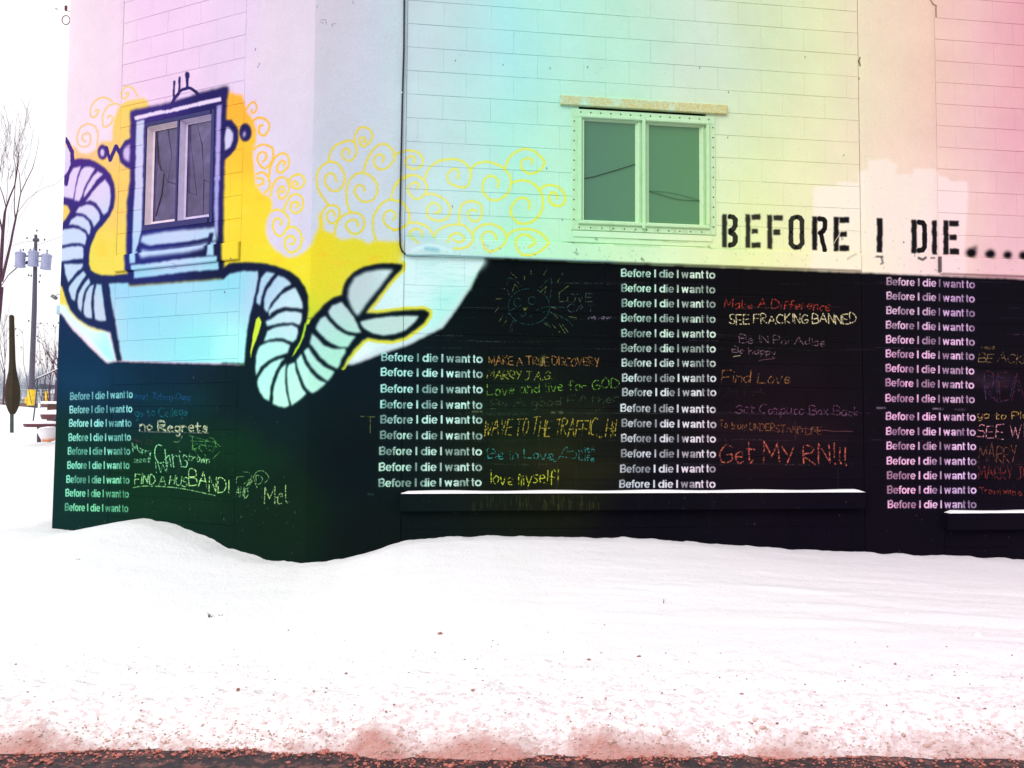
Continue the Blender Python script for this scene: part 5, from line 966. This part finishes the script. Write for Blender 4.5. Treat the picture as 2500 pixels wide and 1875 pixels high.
# brick house, fence, low wall
HY = 95
hb = at(99, 978, HY); HO = empty('brick_house', hb, 'low brown brick house with snowy gable roof far behind the pole', 'house')
s_ = HY / FPX
BRK = N('brown_brick'); k = BRK; k.set(.9, .2); g_ = k.n('ShaderNodeTexCoord').outputs['Object']; bt = k.n('ShaderNodeTexBrick'); bt.inputs['Color1'].default_value = (.17, .075, .06, 1); bt.inputs['Color2'].default_value = (.13, .06, .05, 1); bt.inputs['Mortar'].default_value = (.2, .15, .14, 1); bt.inputs['Scale'].default_value = 4; cbx = k.n('ShaderNodeMapping'); cbx.inputs['Rotation'].default_value = (math.pi / 2, 0, 0); k.l(g_, cbx.inputs[0]); k.l(cbx.outputs[0], bt.inputs['Vector']); k.l(bt.outputs[0], k.b.inputs['Base Color'])
wd = 75 * s_; MB().box(0, wd, 0, 8, -1.5, 21 * s_).build('wall', BRK.m, HO)
m = MB(); z1_ = 21 * s_; m.add([(-.5, -.5, z1_), (wd + .5, -.5, z1_), (wd + .5, 4, z1_ + 24 * s_), (9 * s_, 4, z1_ + 24 * s_), (-.5, 8.5, z1_), (wd + .5, 8.5, z1_), (-.5, -.5, z1_ - .15), (wd + .5, -.5, z1_ - .15)], [(0, 1, 2, 3), (4, 3, 2, 5), (0, 3, 4), (6, 7, 1, 0), (1, 5, 2)]); m.build('roof', SN2, HO)
m = MB(); gx0 = 2 * s_; m.add([(gx0 - .4, -1.3, z1_ - .05), (gx0 + 22 * s_, -1.3, z1_ - .05), (gx0 + 10 * s_, -1.3, z1_ + 19 * s_), (gx0 - .4, 3, z1_), (gx0 + 22 * s_, 3, z1_), (gx0 + 10 * s_, 3, z1_ + 19 * s_)], [(0, 1, 2), (0, 2, 5, 3), (1, 4, 5, 2)]); m.build('gable', plain('dark_gable', (.06, .09, .11)), HO)
m = MB(); m.box(8 * s_, 14 * s_, -.04, .1, 6 * s_, 15 * s_); m.build('window', DKM, HO); MB().box(28 * s_, 33 * s_, -.04, .1, 0, 15 * s_).build('door', DKM, HO)
FN = empty('chain_link_fence', at(50, 985, 66), 'grey chain-link fence in front of the distant wood', 'fence'); FM = plain('galvanised', (.32, .36, .4), .5, .4); f0 = at(50, 985, 66)
for i, x in enumerate((-40, -12, 16, 44, 72, 99, 127)): p = at(x, 985, 66) - f0; MB().tube([p + Vector((0, 0, -.5)), p + Vector((0, 0, 1.1))], .05, 6).build('post', FM, FN)
pa, pc = at(-60, 985, 66) - f0, at(160, 985, 66) - f0
for zq in (1.08, .55, .12): MB().tube([pa + Vector((0, 0, zq)), pc + Vector((0, 0, zq))], .03, 5).build('rail', FM, FN)
m = MB()
for i in range(120):
    t = i / 119; a_ = pa.lerp(pc, t)
    for s2 in (-.5, .5): m.tube([a_, a_ + Vector((s2, 0, 1.08))], .006, 3, False)
tag(m.build('wire_mesh', FM, FN), kind='stuff')
lw_ = at(40, 992, 72); tag(MB().box(-14, 1.6, 0, .4, -1.5, .62).build('garden_wall', plain('brown_wall', (.15, .10, .09), .95, .2, .2, 2)), 'low brown garden wall behind the chain-link fence', 'wall').location = lw_
# trees
def grow(m, p, d, L, r, depth, rnd, tw=.35, up=.12):
    n = 4; pts = [p]; q = p.copy(); dd = d.copy()
    for i in range(n):
        dd = (dd + Vector((rnd.uniform(-1, 1), rnd.uniform(-1, 1), rnd.uniform(-.6, 1))) * tw * .35 + Vector((0, 0, up * .4))).normalized(); q = q + dd * (L / n); pts.append(q.copy())
    m.tube(pts, [r * (1 - .45 * i / n) for i in range(n + 1)], 5 if r > .012 else 3, False)
    if depth <= 0: return
    for j in range(rnd.choice((2, 3, 3))):
        b = pts[rnd.choice((2, 3, 4))]; nd = (dd + Vector((rnd.uniform(-1, 1), rnd.uniform(-1, 1), rnd.uniform(-.3, .8))) * .75).normalized(); grow(m, b, nd, L * rnd.uniform(.55, .8), r * .5, depth - 1, rnd, tw, up)
TYY = 19.0; tb = at(-30, 1010, TYY); tb.z = near_h(tb.x, TYY); TR = empty('bare_tree', tb, 'bare many-stemmed tree with fine twigs at the left edge', 'tree', 'bare trees behind the building')
def tt(x, y, Y=TYY): return at(x, y, Y) - tb
Q = 5.03; e_ = lambda L: [tt(x / Q, 270 + y / Q) for x, y in L]; wpx = TYY / FPX
m = MB(); m.tube([(0, 0, -.3), tt(-22, 850), tt(-8, 760), tt(0, 700)], [.15, .12, .1, .075], 10); m.tube([tt(-8, 760), tt(-20, 650), tt(-30, 500)], [.07, .05, .04], 8); m.build('trunk', BARK, TR)
m = MB()
for L, r in (([(-10, 2200), (20, 1750), (35, 1500), (60, 1250), (75, 1190), (120, 1060), (180, 920), (200, 800), (220, 640), (232, 480), (235, 270)], (10, 9, 8, 6, 4.5, 4, 3.4, 3.6, 3, 1, .5)),
             ([(20, 2100), (80, 1850), (130, 1640), (160, 1480), (190, 1340), (215, 1230), (240, 1080), (255, 1010), (320, 870), (400, 710), (440, 560), (475, 380), (480, 290)], (8, 7, 6, 5.5, 5, 3, 2.8, 2.6, 2.2, 1.8, 1, .8, .4)),
             ([(190, 1340), (175, 1200), (180, 1000), (190, 850), (195, 700), (165, 540), (175, 430), (205, 80)], (3.5, 2.4, 2, 2, 1.6, 1.1, .7, .4)), ([(255, 1010), (245, 860), (240, 790), (215, 690), (290, 420)], (2.2, 2, 1.8, 1, .5)),
             ([(35, 1500), (0, 1350), (-40, 1200)], (6, 4, 3)), ([(75, 1190), (40, 1050), (0, 940), (-40, 880)], (3, 2.4, 2, 2)), ([(80, 1130), (95, 880), (110, 740), (40, 610)], (1.6, 1, .8, .4)), ([(0, 760), (25, 580), (60, 490), (90, 365), (110, 200)], (1.8, 1, .8, .6, .3)),
             ([(215, 1250), (340, 1090), (440, 1010), (550, 945), (640, 920), (715, 885), (790, 800), (840, 740)], (1.3, 1.1, .9, .8, .8, .7, .5, .4)), ([(260, 800), (330, 620), (360, 550), (410, 230)], (1, .8, .6, .3)), ([(320, 860), (300, 770), (330, 600)], (1, .8, .5)), ([(440, 1010), (500, 900), (540, 790)], (.5, .4, .3)),
             ([(215, 1350), (330, 1170), (440, 1000)], (.6, .5, .4)), ([(90, 1850), (30, 1960), (130, 1480)], (.8, .6, .5)), ([(110, 1250), (100, 1450), (60, 1640)], (.7, .5, .4)), ([(180, 1050), (140, 1180), (130, 1360)], (.6, .5, .3))):
    P_ = e_(L); m.tube(P_, [max(.28, v * .36) * wpx for v in [q * 1.25 for q in r]], 6, False)
rr_ = random.Random(4)
for i in range(46):
    x, y = rr_.uniform(-20, 420), rr_.uniform(150, 900); x = x * (1 - (y - 150) / 1400); P = tt(x / Q, 270 + y / Q, TYY + rr_.uniform(-1, 1)); grow(m, P, Vector((rr_.uniform(-.5, .5), 0, 1)).normalized(), rr_.uniform(.3, .6), .0045, 1, rr_, .3)
m.build('crown', BARK, TR)
def small_tree(x, y, Y, h, r, lab, seed, depth=3, name='bare_tree', d0=(0, 0, 1)):
    b = at(x, y, Y); rnd = random.Random(seed); o = empty(name, b, lab, 'tree', 'bare trees behind the building'); m1 = MB(); m1.tube([(0, 0, -1.2), (0, 0, h * .18), Vector(d0) * h * .36], [r * 1.1, r, r * .8], 8); m1.build('trunk', BARK, o)
    m2 = MB()
    for i in range(4): grow(m2, Vector(d0) * h * (.3 + .05 * i), Vector((rnd.uniform(-.7, .7), rnd.uniform(-.5, .5), .9)).normalized(), h * .3, r * .5, depth, rnd)
    m2.build('crown', BARK, o); return o
small_tree(137, 986, 44, 3.4, .1, 'dark thin bare tree just left of the building edge', 11)
small_tree(120, 990, 34, 2.6, .03, 'slight sapling with few twigs beside the wall edge', 12, 3); small_tree(8, 990, 30, 3.6, .03, 'thin sapling behind the closed umbrella', 14, 3)
ws = at(40, 985, 60); LFm = plain('dead_leaf', (.10, .09, .05), .9); lf = MB(); rnd = random.Random(9)
TW = empty('bramble_shrub', at(115, 985, 30), 'sparse wiry shrub with a few dead leaves near the wall edge', 'shrub'); t0 = at(115, 985, 30); m = MB()
for i in range(9):
    x, y = rnd.uniform(70, 150), 985; a_ = at(x, y, 30) - t0; b_ = at(x + rnd.uniform(-40, 30), rnd.uniform(780, 900), 30) - t0; mm_ = (a_ + b_) / 2 + Vector((rnd.uniform(-.3, .3), 0, .1)); m.tube([a_, mm_, b_], [.012, .008, .004], 4, False)
    for j in range(5):
        t_ = rnd.uniform(.4, 1); p = mm_.lerp(b_, t_); q = p + Vector((rnd.uniform(-.35, .35), 0, rnd.uniform(-.1, .3))); m.tube([p, q], [.005, .003], 3, False)
        if rnd.random() < .8: s3 = rnd.uniform(.02, .045); lf.add([(q.x, q.y, q.z), (q.x + s3, q.y, q.z - s3), (q.x + s3 * .4, q.y + .01, q.z - s3 * 2.2), (q.x - s3 * .5, q.y, q.z - s3)], [(0, 1, 2, 3)])
m.build('stem', BARK, TW); tag(lf.build('leaves', LFm, TW), kind='stuff')
# the far wood: bare trees reading as one grey mass
FW = plain('hazed_bark', (.30, .33, .38), .95, .1, .15, .2); m = MB(); rnd = random.Random(21)  # distance haze put into the bark as a pale grey-blue
for i in range(90):
    Y_ = rnd.uniform(105, 170); x = rnd.uniform(-60, 190); b = at(x, 985, Y_); h = (rnd.uniform(50, 105)) * Y_ / FPX
    m.tube([b - Vector((0, 0, 3)), b + Vector((0, 0, h * .5))], [.12, .07], 4, False)
    for j in range(6): grow(m, b + Vector((0, 0, h * rnd.uniform(.1, .5))), Vector((rnd.uniform(-.8, .8), 0, 1)).normalized(), h * .28, .05, 2, rnd, .4, .2)
o = m.build('distant_wood', FW); tag(o, 'grey bare trees massed on the horizon', 'wood', kind='stuff')
print('blocks', nblk)
